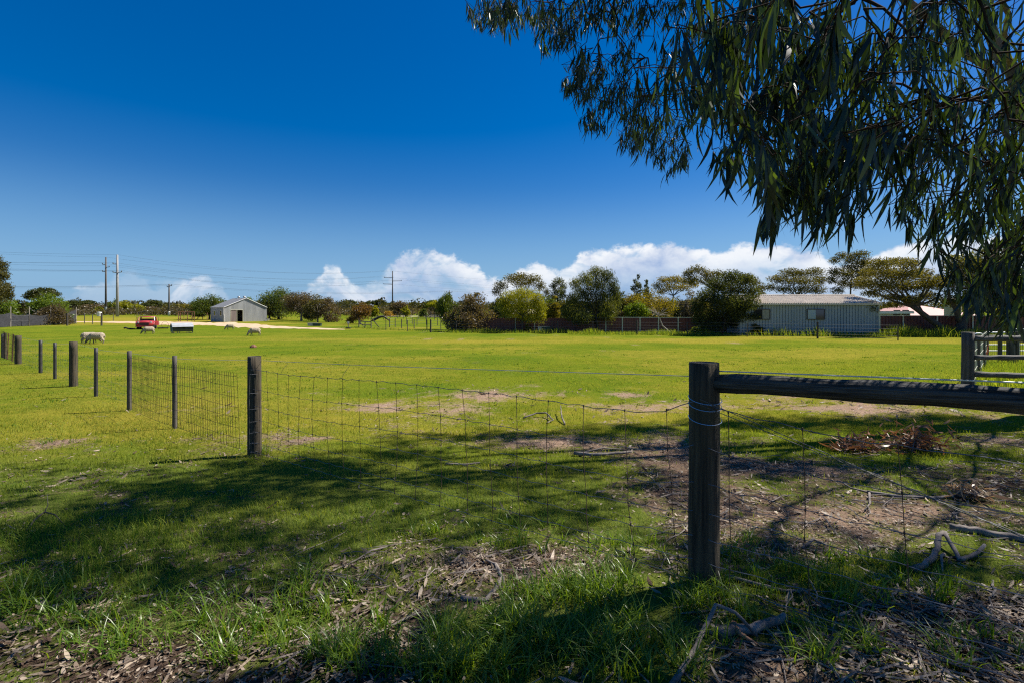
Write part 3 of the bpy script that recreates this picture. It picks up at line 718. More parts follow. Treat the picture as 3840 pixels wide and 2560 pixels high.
    for f_ in fr:
        mb = MB(); mb.tube([mp(t, f_) + Vector((0, 0, .006 * math.sin(t * 41 + f_ * 9))) for t in ts], .0020 if f_ < 1 else .0024, 4); mb.build('line_wire', M['wire'], R)
    st = [-2.3, -1.75, -1.25, -.8, -.45, -.14] + [.18 + .262 * i for i in range(20)]
    for t in st:
        lean = rng.uniform(-.07, .02); mb = MB(); pts = [mp(t + lean * (1 - f_) + rng.uniform(-.008, .008), f_) for f_ in fr]
        mb.tube(pts, .0020, 4)
        for q in pts: mb.lathe([(.0035, -.008), (.0045, 0), (.0035, .008)], 5, tuple(q))
        mb.build('stay_wire', M['rust_wire'], R)
    for t in (4.55, 3.35):      # the two hooks that hang the mesh from the top wire
        q = mp(t, 1.0); z = np.interp(t, [0, 5.34], [1.145, .87]) - o.z; mb = MB(); mb.tube([q, q + Vector((.02, 0, .05)), Vector((q.x + .06, q.y + .05, z)), Vector((q.x + .02, q.y + .05, z + .01))], .0016, 4); mb.build('wire_hook', M['wire'], R)
    # twisted brace wire from the corner post down to the far strainer
    A = fpt(.0) - o + Vector((-.06, -.085, 1.0)); B = pe - o + Vector((-.03, -.08, .10)); N_ = 60
    for ph in (0, math.pi):
        mb = MB(); pts = []
        for i in range(N_ + 1):
            s = i / N_; q = A.lerp(B, s); tw = .004 + .010 * (1 - min(1, s * 4)); w = s * 70 if s > .2 else 0
            pts.append(q + Vector((0, math.sin(w + ph) * tw * .5, math.cos(w + ph) * tw + .0)))
        mb.tube(pts, .0020, 5); mb.build('brace_wire', M['wire'], R)
    mb = MB(); c = Vector((0, 0, 0)); pr = .083    # wire turns round the corner post
    for z in (.93, 1.0, 1.035):
        mb.tube([(pr * math.cos(w), pr * math.sin(w), z - o.z + .02 * math.sin(w)) for w in np.linspace(2.4, 6.6, 16)], .002, 4)
    mb.build('wire_tie', M['bright_wire'], R)
    # staples on the brown post
    mb = MB(); t, h = P[954]; q = fpt(t) - o
    for f_ in fr: mb.tube([q + Vector((-.075, -.03, .04 + f_ * .95)), q + Vector((0, -.088, .04 + f_ * .95)), q + Vector((.07, -.05, .04 + f_ * .95))], .0022, 4)
    mb.tube([q + Vector((-.01, -.09, .1)), q + Vector((-.015, -.09, .55)), q + Vector((-.005, -.09, .98))], .0022, 4); mb.build('wire_tie', M['wire'], R)
    # stiff welded mesh panel wired to the two slim posts
    def welded(t0, t1, h0, h1, dx, dz, bend, r, name='welded_mesh'):
        mb = MB(); n = int((t1 - t0) / dx); hs = np.arange(0, 1.0001, dz / h0)
        def q(t, z):
            p = fpt(t); hh = h0 + (h1 - h0) * (t - t0) / (t1 - t0); w = bend * math.sin((t - t0) * 2.3 + z) * (.4 + .6 * z)
            return Vector((p.x, p.y, p.z + .03 + hh * z)) + Vector((-FD.y, FD.x, 0)) * (w + .02) - o
        for i in range(n + 1):
            t = t0 + (t1 - t0) * i / n; mb.tube([q(t + .02 * math.sin(i), z) for z in (0, .33, .66, 1.0)], r, 3, False)
        for z in hs: mb.tube([q(t, z) for t in np.linspace(t0, t1, 26)], r, 3, False)
        return tag(mb.build(name, M['rust_wire'], R), kind='stuff')
    welded(ft(905), ft(483), .96, 1.0, .075, .13, .04, .0026)
    welded(ft(68), ft(4), 1.0, 1.1, .16, .15, .03, .004)
    for px in (17, 27, 45): q = fpt(ft(px)); mb = MB(); mb.tube([q - o + Vector((.05 * 0, 0, -.1)), q - o + Vector((.06, 0, 1.05))], .018, 5); mb.build('picket', M['rust'], R)
    mb = MB()
    for z in (.12, .26, .42, .6, .8): mb.tube([fpt(t) - o + Vector((0, 0, z + .012 * math.sin(t * 7 + z * 9))) for t in np.linspace(ft(483), ft(68), 40)], .0016, 3, False)
    for t in np.arange(ft(483), ft(68), .3): mb.tube([fpt(t) - o + Vector((.0, 0, z)) for z in (.05, .4, .84)], .0014, 3, False)
    tag(mb.build('field_mesh', M['wire'], R), kind='stuff')
near_fence()

def yard_fence():
    y = 9.0; x = (3629 - 1920) / F * y; z = float(gz(x, y)); o = Vector((x, y, z)); h = EYE - (1246 - HOR) / F * y - z
    R = thing('yard_fence', 'grey post and three rail stockyard fence at the right edge', 'fence', o)
    mb = picket_mb(h, .098, 14, 4, .95); mb.build('post', M['old_wood'], R, True)
    x2 = (4150 - 1920) / F * 8.6
    e = Vector((x2 - x, 8.6 - y, float(gz(x2, 8.6)) - z)); picket_mb(h, .095, 12, 6).build('post', M['old_wood'], R, True, loc=e)
    for pa, pb, r0, r1 in ((1270, 1269, .052, .056), (1339, 1339, .044, .052), (1401, 1407, .050, .056)):
        a = W(3645, pa, y - .02) - o; b = W(3840, pb, 8.86) - o; b = a + (b - a) * 2.35; mb = MB(); n = 22; pts = [a.lerp(b, i / (n - 1)) + Vector((0, -.03, .003 * math.sin(i * 1.7 + pa))) for i in range(n)]
        mb.tube(pts, [r0 + (r1 - r0) * i / n + .004 * math.sin(i * 1.3 + pa) for i in range(n)], 12); mb.build('rail', M['rail2'], R, True)
    # return side with welded panel running away from the post
    far = W(3700, 1300, 17.5); far.z = float(gz(far.x, far.y))
    for s in (.35, .7, 1.0):
        q = Vector((0, 0, 0)).lerp(far - o, s); q.z = float(gz(o.x + q.x, o.y + q.y)) - z; picket_mb(1.15, .06, 8, int(s * 9)).build('post', M['old_wood'], R, loc=q)
    mb = MB(); D = far - o
    for zz in (.12, .32, .52, .74, .98): mb.tube([(0, 0, zz), (D.x * .7, D.y * .7, zz - .1), (D.x, D.y, zz - .12)], .006, 4)
    for s in np.linspace(.03, 1, 34): mb.tube([(D.x * s, D.y * s, -.15), (D.x * s, D.y * s, 1.0 - .12 * s)], .005, 3)
    tag(mb.build('welded_mesh', M['cream_post'], R), kind='stuff')
yard_fence()
def back_yard():
    y = 18.5; o = gnd(3690, y); R = thing('yard_fence', 'rear yard fence of grey posts and thin upright bars behind the rails', 'fence', o)
    for px in (3695, 3750, 3790, 3812, 3870): p = gnd(px, y); picket_mb(1.15, .07 if px != 3790 else .13, 8, px).build('post', M['old_wood'], R, loc=p - o)
    a, b = gnd(3690, y), gnd(3880, y); mb = MB(); mb.tube([a - o + Vector((0, 0, .98)), b - o + Vector((0, 0, .98))], .045, 8); mb.build('rail', M['rail2'], R)
    mb = MB()
    for s in np.linspace(0, 1, 26): q = a.lerp(b, s) - o; mb.tube([q, q + Vector((0, 0, 1.0))], .008, 4)
    tag(mb.build('upright_bars', M['rust'], R), kind='stuff')
back_yard()
def pipe_gate():
    y = 21; o = gnd(3690, y); z = EYE - (1249 - HOR) / F * y; 
    for px0, px1, lab, zz in ((3650, 3690, 'short white pipe gate top showing beside the grey post', z - .02), (3692, 3798, 'white pipe gate with rounded corners above the top rail', z + .02), (3812, 3900, 'white pipe gate at the right edge above the top rail', z + .02)):
        a, b = gnd(px0, y), gnd(px1, y); g = thing('pipe_gate', lab, 'gate', a, group='white pipe gates in the yard'); w = (b - a).x; h = zz - a.z; c = .15
        mb = MB(); mb.tube([(0, 0, .15), (0, 0, h - c), (c * .3, 0, h - c * .3), (c, 0, h), (w - c, 0, h), (w - c * .3, 0, h - c * .3), (w, 0, h - c), (w, 0, .15)], .035, 8); mb.build('frame', M['white'], g, True)
        for f_ in (.25, .5, .75):
            mb = MB(); mb.tube([(0, .0, h * f_), (w, 0, h * f_)], .02, 6); mb.build('bar', M['white'], g)
    p = gnd(3822, 19.6); t = thing('trough', 'grey tin trough set against the rear yard fence', 'trough', p); mb = MB(); mb.prism([(-.12, .7), (.12, .7), (.17, 1.2), (-.17, 1.2)], -.1, .2, 'y'); mb.build('tub', M['feeder_green'], t)
    mb = MB(); mb.box((0, .05, 1.22), (.38, .36, .03)); mb.build('rim', M['steel'], t); mb = MB(); mb.box((0, .05, .35), (.08, .08, .7)); mb.build('leg', M['steel'], t)
    p = W(3700, 1318, 17); o2 = thing('marker_tape', 'strip of orange tape tied in the yard mesh', 'tape', p); mb = MB()
    for k in range(4): mb.box((.02 * math.sin(k * 2), -.02 * k, -.06 + .09 * k), (.05 + .02 * (k % 2), .012, .085), .3 * k)
    mb.build('ribbon', M['orange_mark'], o2)
pipe_gate()

# ------------------------------------------------------------------ power poles and lines
def pole(name, label, px, base_py, top_py, r0, r1, y, m, arms, base_m=None):
    p = gnd(px, y); h = EYE - (top_py - HOR) / F * y - p.z; R = thing(name, label, 'power pole', p); mb = MB(); mb.tube([(0, 0, -.4), (0, 0, h * .5), (0, 0, h)], [r0, (r0 + r1) / 2, r1], 10); mb.build('pole_shaft', m, R, True)
    if base_m: mb = MB(); mb.tube([(0, 0, 0), (0, 0, h * .14)], [r0 * 1.12, r0 * 1.08], 10); mb.build('base_sleeve', base_m, R, True)
    tips = []
    for py, side, ln in arms:
        z = EYE - (py - HOR) / F * y - p.z; mb = MB(); mb.tube([(-.0, 0, z - .1), (side * ln, 0, z)], [.11, .08], 6); arm = mb.build('cross_arm', m, R)
        mb = MB(); mb.lathe([(.05, 0), (.13, .04), (.06, .1), (.13, .14), (.06, .2), (.12, .24), (.03, .34)], 8, (side * ln * .95, 0, z + .03)); mb.build('insulator', M['ceramic'], arm, True)
        tips.append(p + Vector((side * ln * .95, 0, z + .36)))
    tips.append(p + Vector((0, 0, h))); return tips
T1 = pole('power_pole', 'left timber power pole of the tall pair', 397, 1182, 965, .30, .18, 150, M['pole_wood'], ((992, -1, 1.1), (1002, 1, 1.1), (1019, -1, 1.1)), M['feeder_green'])
T2 = pole('power_pole', 'tall pale concrete power pole right of its timber partner', 440, 1195, 956, .36, .20, 128, M['concrete'], ((990, -1, 1.2), (1022, -1, 1.2), (1021, 1, 1.2)))
T3 = pole('power_pole', 'short timber power pole left of the small shed', 634, 1176, 1066, .24, .16, 140, M['pole_wood'], ((1072, 1, .8), (1076, -1, .6)), M['white'])
T4 = pole('power_pole', 'dark three armed power pole rising behind the far trees', 1472, 1170, 1017, .28, .16, 190, M['dark_bark'], ((1042, -1, 3.4), (1054, 1, 3.6), (1066, -1, 3.6)))
T5 = pole('power_pole', 'small power pole top above the olive brown shrub', 1685, 1170, 1090, .22, .16, 170, M['pole_wood'], ((1096, -1, 1.0), (1097, 1, 1.0)))
def wire(a, b, sag, r=.014):
    mb = MB(); a, b = Vector(a), Vector(b); mb.tube([a.lerp(b, s) - a - Vector((0, 0, 4 * sag * s * (1 - s))) for s in np.linspace(0, 1, 24)], r, 4)
    o = mb.build('power_line', M['hose'], loc=a); tag(o, 'thin power line strung overhead between the poles', 'power line', 'overhead power lines')
LEFT = Vector((-190, 130, 0))
for i, t in enumerate(T1):
    wire(LEFT + Vector((0, 0, t.z + 2.0 + .4 * i)), t, 1.2); wire(t, T4[min(i, 3)], 2.6)
for i, t in enumerate(T2):
    wire(LEFT + Vector((12, -20, t.z + 1.6 + .5 * i)), t, 1.2); wire(t, T4[min(i, 3)] + Vector((0, 0, .5)), 2.9)
RIGHT = Vector((60, 230, 0))
for i, t in enumerate(T4): wire(t, RIGHT + Vector((0, 0, t.z - 3.5)), 1.5)
for i, t in enumerate(T3): wire(LEFT + Vector((10, 20, t.z + .5)), t, .8); wire(t, T5[i], 1.6, .010)
for i, t in enumerate(T5): wire(t, RIGHT + Vector((20, 10, t.z - 1.0)), 1.0, .010)

# ------------------------------------------------------------------ trees
def leaf_quads(c, L, w, rng, hang=0.0, tilt=None):
    n = len(c); a = rng.normal(size=(n, 3)); a[:, 2] = a[:, 2] * (1 - hang) - hang * 2.2
    a /= np.linalg.norm(a, axis=1)[:, None]; b = np.cross(a, rng.normal(size=(n, 3))); b /= np.linalg.norm(b, axis=1)[:, None] + 1e-9
    L = L * rng.uniform(.6, 1.35, n)[:, None]; w = w * rng.uniform(.6, 1.3, n)[:, None]
    v = np.stack([c - a * L / 2, c + b * w / 2 - a * L * .08, c + a * L / 2, c - b * w / 2 - a * L * .08], 1)
    return v.reshape(-1, 3), np.arange(4 * n).reshape(-1, 4)
PAL = {'dark': ((.032, .046, .016), (.085, .095, .032)), 'olive': ((.058, .060, .020), (.125, .112, .036)), 'brown': ((.085, .066, .042), (.130, .100, .062)),
       'rust': ((.120, .072, .028), (.170, .100, .036)), 'yellow': ((.165, .185, .014), (.270, .260, .024)), 'bright': ((.085, .140, .016), (.140, .190, .024)),
       'green': ((.046, .078, .014), (.105, .130, .026)), 'gold': ((.240, .150, .014), (.330, .215, .022)), 'grey': ((.052, .065, .046), (.090, .100, .070)),
       'orange': ((.115, .105, .016), (.200, .160, .024)), 'weep': ((.036, .052, .020), (.125, .135, .036)), 'ash': ((.090, .080, .066), (.140, .125, .105))}
def tree(name, label, px, top, wpx, y, style, pal, n=4200, leaf=.22, seed=1, bark='bark', base=None, lean=0.0, group=None, cat='tree', gap=.5, pal2=None, low=.0):
    rng = np.random.default_rng(seed); p = gnd(px, y)
    if base: p = G(px, base); y = p.y
    H = EYE - (top - HOR) / F * y - p.z; Wd = wpx / F * y
    R = thing(name, label, cat, p, group=group); blobs = []; z_lo = .3
    if style == 'dome':
        nb = 26
        for i in range(nb):
            d = rng.normal(size=3); d /= np.linalg.norm(d); d[2] = d[2] * .9
            rr = rng.uniform(.55, .85); b = Wd * rng.uniform(.12, .21)
            c = np.array([d[0] * rr * (Wd / 2 - b * .6), d[1] * rr * (Wd / 2 - b * .6), H * .54 + d[2] * (H * .46 - b * .6) * rr + .02 * H]); c[2] = max(c[2], low * H + b * .6)
            blobs.append((c, b, b * .75))
        blobs.append((np.array([rng.uniform(-.08, .08) * Wd, 0, H - Wd * .12]), Wd * .16, Wd * .12))
        for i in range(6):
            a = rng.uniform(0, 6.28); b = Wd * rng.uniform(.14, .2); blobs.append((np.array([math.cos(a) * Wd * .32, math.sin(a) * Wd * .32, max(b * .55, H * rng.uniform(.16, .3))]), b, b * .7))
    elif style == 'umbrella':
        for i in range(24):
            a = rng.uniform(0, 6.28); rr = math.sqrt(rng.random()) * .42; b = Wd * rng.uniform(.10, .17)
            zt = 1 - 1.1 * rr * rr; c = np.array([math.cos(a) * rr * Wd, math.sin(a) * rr * Wd, H * zt * rng.uniform(.84, .95) - b * .3]); blobs.append((c, b, b * .55))
        for i in range(5):
            a = rng.uniform(0, 6.28); b = Wd * .09; blobs.append((np.array([math.cos(a) * Wd * .36, math.sin(a) * Wd * .36, H * rng.uniform(.5, .65)]), b, b * .6))
    elif style == 'open':     # tall gum with separate clumps
        for i in range(22):
            zt = rng.uniform(.36, .95); rr = (.5 if zt < .8 else .36) * math.sqrt(rng.random()); a = rng.uniform(0, 6.28); b = Wd * rng.uniform(.15, .23)
            blobs.append((np.array([math.cos(a) * rr * (Wd - b), math.sin(a) * rr * (Wd - b), H * zt - b * .4]), b, b * .7))
    elif style == 'weep':
        for i in range(22):
            d = rng.normal(size=3); d /= np.linalg.norm(d); b = Wd * rng.uniform(.15, .22)
            c = np.array([d[0] * .36 * Wd, d[1] * .36 * Wd, H * .60 + d[2] * H * .32]); blobs.append((c, b, b * 1.25))
    elif style == 'shrub':
        for i in range(22):
            a = rng.uniform(0, 6.28); rr = .42 * math.sqrt(rng.random()); b = Wd * rng.uniform(.13, .21); zt = rng.uniform(.22, .95) * (1 - .75 * (rr / .46) ** 2.4)
            blobs.append((np.array([math.cos(a) * rr * Wd, math.sin(a) * rr * Wd, max(b * .5, H * zt - b * .35)]), b, b * .8))
    elif style == 'spire':
        for i in range(14):
            zt = i / 13; b = Wd * (.30 - .2 * zt) * rng.uniform(.8, 1.2); blobs.append((np.array([rng.normal() * Wd * .13 * (1.2 - zt), rng.normal() * Wd * .13, H * (.25 + .70 * zt)]), b, b * 1.1))
    tp = max(c[2] + .8 * bz for c, b, bz in blobs); sd_ = max(abs(c[0]) + .8 * b for c, b, bz in blobs)
    for c, b, bz in blobs: c *= np.array([Wd / 2 / sd_, Wd / 2 / sd_, H / tp])
    for i in range(len(blobs)): blobs[i][0][0] += lean * blobs[i][0][2]
    n = int(n * 1.4); leaf = leaf * 1.18
    bv = np.array([b[1] ** 2 * (.6 + .8 * rng.random()) for b in blobs]); bv /= bv.sum(); pts = []; tint = []
    for (c, b, bz), f_ in zip(blobs, bv):
        k = max(8, int(n * f_)); d = rng.normal(size=(k, 3)); d /= np.linalg.norm(d, axis=1)[:, None]; rad = rng.random(k) ** gap
        q = c + d * rad[:, None] * np.array([b, b, bz]) * rng.uniform(.85, 1.35, (k, 1))
        if style == 'weep': q[:, 2] -= rng.random(k) ** 2 * b * 1.6
        pts.append(q); tint.append(np.clip(rng.random() * .5 + rng.random(k) * .6, 0, 1))
    pts = np.concatenate(pts); tint = np.concatenate(tint); keep = pts[:, 2] > .06; pts = pts[keep]; tint = tint[keep]; keep = pts[:, 2] < H * 1.05; pts = pts[keep]; tint = tint[keep]
    hang = .75 if style == 'weep' else .15
    v, q = leaf_quads(pts, leaf * (1.7 if style == 'weep' else 1), leaf * (.24 if style == 'weep' else .5), rng, hang)
    me = np_mesh('crown', v, q, leaf_mat('foliage ' + pal, *PAL[pal]), tint); link('crown', me, R)
    mb = MB(); fork = H * (.10 if style == 'shrub' else .28 if style in ('dome', 'weep') else .38); tr = max(.07, Wd * .024)
    if style == 'shrub':
        for k in range(6):
            c = blobs[k * 3][0]; mb.tube([(rng.normal() * .1, rng.normal() * .1, -.2), tuple(c * np.array([.35, .35, .5])), tuple(c)], [tr * .6, tr * .4, tr * .15], 5)
    else:
        f3 = np.array([lean * fork, 0, fork]); mb.tube([(0, 0, -.3), (lean * fork * .4 + rng.normal() * .05, 0, fork * .5), tuple(f3)], [tr * 1.25, tr, tr * .85], 7)
        for c, b, bz in blobs:
            m1 = f3 + (c - f3) * .5 + np.array([rng.normal() * .06 * Wd, rng.normal() * .06 * Wd, (.06 if style != 'umbrella' else -.02) * H]); mb.tube([tuple(f3 - np.array([0, 0, tr])), tuple(m1), tuple(c)], [tr * .5, tr * .32, tr * .1], 5)
    mb.build('trunk', M[bark], R, True)
    return R
S = 100
def T(name, label, *a, **k):
    global S; S += 1; k.setdefault('seed', S); return tree(name, label, *a, **k)
# left side
T('leafy_tree', 'bright green tree below the tall gum at the left edge', -10, 1105, 130, 70, 'dome', 'bright', 3200, .24)
T('banksia_tree', 'dark round headed tree behind the green garden tree', 165, 1080, 110, 80, 'umbrella', 'dark', 2600, .26)
T('garden_tree', 'bright green fruit tree over the shade cloth screen', 190, 1098, 130, 71, 'dome', 'bright', 3600, .22, low=.2)
T('garden_tree', 'upright glossy green tree left of the fruit tree', 122, 1118, 56, 71, 'dome', 'green', 1800, .24, low=.2)
T('dry_shrub', 'brown green shrub spilling over the shade cloth screen', 205, 1140, 120, 69.5, 'shrub', 'brown', 3600, .2, bark='pale_bark', cat='shrub')
T('dark_shrub', 'dark brown shrub left of the upright green tree', 60, 1125, 70, 78, 'shrub', 'olive', 1600, .25, cat='shrub')
# far left line
for px, top, w, y, st, pl, lab in ((265, 1128, 60, 170, 'umbrella', 'dark', 'far umbrella tree right of the garden tree'), (325, 1126, 66, 175, 'umbrella', 'dark', 'far flat topped tree left of the tall pole pair'),
        (350, 1140, 90, 160, 'dome', 'brown', 'far brown bushy tree below the flat topped tree'), (372, 1152, 40, 150, 'dome', 'yellow', 'low yellow bush beside the timber pole foot'),
        (432, 1124, 62, 165, 'dome', 'green', 'dark green round tree behind the concrete pole'), (462, 1128, 70, 158, 'dome', 'yellow', 'bright yellow green tree right of the concrete pole'),
        (510, 1142, 60, 156, 'dome', 'yellow', 'second yellow green bush behind the red truck'), (585, 1127, 90, 180, 'umbrella', 'dark', 'far dark flat tree left of the short pole'),
        (560, 1150, 70, 160, 'dome', 'brown', 'far brown scrub behind the post and rail frame'), (650, 1140, 90, 170, 'dome', 'olive', 'far olive bush right of the short pole'), (690, 1140, 70, 165, 'dome', 'orange', 'far low bush with orange cast left of the shed')):
    T('bush_tree', lab, px, top, w, y, st, pl, 1500, .5)
T('bush_tree', 'large green bush rising behind the small grey shed', 785, 1105, 135, 100, 'dome', 'green', 5200, .26, low=.1)
T('bush_tree', 'dark leafy bush at the left end of the small shed', 742, 1122, 60, 102, 'dome', 'dark', 1800, .28)
T('bush_tree', 'green bush just over the right slope of the shed roof', 935, 1115, 70, 100, 'dome', 'bright', 1800, .26)
T('peppermint_tree', 'broad green domed tree right of the small shed', 1045, 1078, 180, 102, 'dome', 'green', 6500, .26)
T('peppermint_tree', 'dark low limbed tree under the broad green dome', 1010, 1122, 120, 100, 'dome', 'dark', 3000, .26)
T('paperbark_tree', 'brown crowned tree with pale forked trunks', 1130, 1093, 165, 92, 'dome', 'brown', 6000, .24, bark='pale_bark')
T('paperbark_tree', 'olive crowned tree between the two brown trees', 1192, 1106, 110, 85, 'dome', 'olive', 3600, .24, bark='pale_bark')
T('paperbark_tree', 'rounded brown bush at the right end of its row', 1232, 1114, 95, 84, 'shrub', 'brown', 3200, .22, bark='pale_bark')
T('rust_tree', 'small rust brown tree with bare top twigs', 1350, 1136, 100, 74, 'dome', 'rust', 3600, .2, low=.15)
T('bush_tree', 'grey headed dark tree in front of the three armed pole', 1500, 1130, 80, 128, 'dome', 'brown', 2800, .34)
T('bush_tree', 'bright yellow bush at the right of the grey headed tree', 1522, 1148, 36, 122, 'dome', 'yellow', 1200, .3, low=.1)
T('gold_bush', 'golden orange flowering bush beside the far track', 1458, 1167, 48, 132, 'shrub', 'gold', 1500, .3, cat='shrub')
T('bush_tree', 'pale green bush behind the rust brown tree', 1405, 1147, 40, 110, 'dome', 'yellow', 1300, .3)
T('umbrella_tree', 'umbrella shaped green tree on a thin trunk by the far track', 1630, 1128, 66, 112, 'umbrella', 'yellow', 2200, .3)
T('umbrella_tree', 'darker twin crown behind the umbrella shaped tree', 1615, 1127, 50, 118, 'umbrella', 'green', 1600, .3)
T('bush_tree', 'low green bush left of the umbrella shaped tree', 1588, 1158, 34, 125, 'shrub', 'green', 900, .32, cat='shrub')
for k, (px, top, w) in enumerate(((1310, 1126, 60), (1395, 1128, 50), (1425, 1124, 46), (1555, 1133, 40), (1580, 1140, 60), (1285, 1134, 60), (1445, 1134, 60))):
    T('bush_tree', 'far dark bush tree on the skyline, ' + ('left of the rust brown tree', 'above the pale green bush', 'left of the three armed pole', 'flat and small right of the three armed pole', 'low behind the paddock posts', 'right of the rounded brown bush', 'just left of the grey headed tree')[k], px, top, w, 210, 'umbrella', 'dark', 900, .55)
# middle
T('willow_bush', 'dark green drooping bush left of the olive brown shrub', 1680, 1100, 85, 54, 'weep', 'green', 3600, .22)
T('olive_shrub', 'olive brown shrub with many pale stems at the lawn edge', 1765, 1102, 190, 49, 'shrub', 'brown', 6500, .17, bark='pale_bark', cat='shrub')
T('olive_shrub', 'olive green crown poking from the brown shrub', 1775, 1096, 90, 49.6, 'shrub', 'olive', 2400, .17, bark='pale_bark', cat='shrub')
T('bush_tree', 'yellowish bush under the slim dark gum', 2075, 1110, 60, 56, 'dome', 'orange', 1700, .2)
T('gum_tree', 'grey green gum with twin spires far behind', 2390, 1030, 60, 92, 'spire', 'grey', 1800, .3)
T('gum_tree', 'second grey green gum spire beside the twin', 2425, 1050, 46, 94, 'spire', 'grey', 1300, .3)
T('golden_wattle', 'yellow flowered bush mass behind the pale fence rail', 2430, 1086, 210, 56, 'dome', 'orange', 6500, .19, cat='shrub')
T('leafy_shrub', 'light green leafy shrub at the left of the yellow bush', 2385, 1130, 120, 51, 'dome', 'bright', 3200, .18, cat='shrub')
T('silver_bush', 'small silver grey bush above the fence rail', 2335, 1168, 45, 51, 'shrub', 'ash', 1200, .16, cat='shrub')
T('dry_shrub', 'grey twiggy dead headed shrub left of the big melaleuca', 2590, 1092, 110, 48, 'dome', 'ash', 3000, .17, bark='pale_bark', low=.2)
# trees whose crowns are built clump by clump: (px, py, half width, half height) of each clump at the tree's own distance
def clump_tree(name, label, base, blobs, pal, dens=.62, leaf=.2, hang=.15, stems=(), seed=1, bark='bark', y=None, spread=.9):
    rng = np.random.default_rng(seed); p = G(*base) if y is None else gnd(base[0], y); y = p.y; s = y / F
    R = thing(name, label, 'tree', p); pts = []; tint = []; mb = MB(); q = lambda a, b, d=0.0: tuple(W(a, b, y + d) - p)
    cx = np.mean([b[0] for b in blobs]); cy = np.max([b[1] for b in blobs]); top = stems[-1] if stems else (base[0] * .6 + cx * .4, cy - 4)
    bp = HOR - (p.z - EYE) / s; path = [(base[0], bp + 8)] + (list(stems) if stems else [(base[0] * .8 + cx * .2, (bp + cy) / 2), top])
    r = max(.10, (max(b[0] for b in blobs) - min(b[0] for b in blobs)) * s * .022); n = len(path)
    mb.tube([q(*c) for c in path], [r * (1.15 - .45 * i / (n - 1)) for i in range(n)], 8)
    W_ = (max(b[0] for b in blobs) - min(b[0] for b in blobs)) * .5
    for bx, by, rx, ry in blobs:
        rx, ry = rx * 1.12, ry * 1.38
        dy = rng.uniform(-1, 1) * max(W_ - abs(bx - cx), W_ * .25) * s * spread * .8; c = np.array(q(bx, by, dy)); t0 = np.array(q(*top)); m1 = t0 + (c - t0) * .5 + np.array([0, 0, rng.uniform(-.1, .25)]) * ry * s
        mb.tube([tuple(t0), tuple(m1), tuple(c)], [r * .5, r * .3, r * .08], 5)
        k = int(rx * ry * dens * 1.35) + 12; d = rng.normal(size=(k, 3)); d /= np.linalg.norm(d, axis=1)[:, None]; d *= rng.random((k, 1)) ** .5 * rng.uniform(.8, 1.22, (k, 1))
        e = d * np.array([rx * s, rx * s * .9, ry * s])
        if hang > .5: e[:, 2] -= rng.random(k) ** 2 * ry * s * .9
        pts.append(c + e); tint.append(np.clip(rng.random() * .55 + rng.random(k) * .6 - .05, 0, 1))
    mb.build('trunk', M[bark], R, True); v, qd = leaf_quads(np.concatenate(pts), leaf * (1.6 if hang > .5 else 1), leaf * (.26 if hang > .5 else .48), rng, hang)
    link('crown', np_mesh('crown', v, qd, leaf_mat('foliage ' + pal, *PAL[pal]), np.concatenate(tint)), R); return R
clump_tree('gum_tree', 'tall dark gum tree cut off by the left edge', (-25, 1225), [(-20, 978, 22, 22), (8, 1000, 20, 18), (-15, 1028, 30, 20), (17, 1036, 17, 14), (25, 1085, 22, 20), (-10, 1080, 30, 24), (-35, 1060, 30, 30), (36, 1110, 16, 12), (0, 1115, 30, 18), (-60, 1000, 30, 30)], 'olive', .8, .24, seed=1)
clump_tree('gum_tree', 'dark gum with separate heads behind the yellow green tree', (1955, 1215), [(1925, 1045, 35, 15), (1955, 1038, 28, 12), (2000, 1048, 32, 15), (1880, 1073, 28, 15), (2025, 1073, 22, 16), (1960, 1063, 45, 16), (1862, 1094, 18, 15), (1878, 1125, 14, 16), (2052, 1100, 14, 16)], 'olive', .8, .2, y=64, seed=2)
clump_tree('yellow_tree', 'bright yellow green drooping tree above the red fence', (1958, 1240), [(1960, 1098, 40, 17), (1915, 1110, 36, 18), (2005, 1108, 32, 18), (1890, 1135, 26, 18), (1950, 1135, 50, 22), (2020, 1140, 28, 22), (1905, 1160, 28, 18), (1960, 1168, 45, 20), (2025, 1172, 24, 20), (1985, 1190, 38, 12)], 'yellow', 1.0, .17, .62, y=46.9, seed=3)
clump_tree('gum_tree', 'slim dark gum between the yellow green and weeping trees', (2092, 1230), [(2095, 1058, 24, 13), (2075, 1075, 16, 12), (2112, 1076, 15, 11), (2090, 1096, 23, 13), (2072, 1120, 20, 16), (2098, 1132, 22, 16)], 'dark', .9, .19, y=62, seed=4)
clump_tree('weeping_tree', 'tallest weeping peppermint tree drooping to the fence', (2245, 1248), [(2235, 1018, 30, 18), (2275, 1030, 28, 18), (2197, 1040, 26, 16), (2160, 1060, 25, 16), (2240, 1062, 48, 20), (2300, 1070, 22, 26), (2190, 1095, 42, 22), (2262, 1105, 46, 26), (2312, 1115, 18, 30), (2150, 1120, 28, 24), (2210, 1143, 48, 28), (2282, 1150, 32, 30), (2132, 1160, 28, 20), (2180, 1183, 42, 20), (2250, 1185, 32, 18), (2108, 1098, 15, 16)], 'weep', .95, .17, .7, y=46.6, seed=5)
clump_tree('umbrella_tree', 'orange green umbrella crown behind the yellow bush', (2520, 1225), [(2490, 1054, 28, 13), (2530, 1050, 30, 13), (2570, 1057, 30, 13), (2463, 1075, 18, 12), (2602, 1068, 20, 11), (2510, 1078, 38, 13), (2560, 1080, 34, 11), (2480, 1095, 18, 10)], 'orange', .95, .2, y=68, stems=((2518, 1160), (2525, 1110)), seed=6)
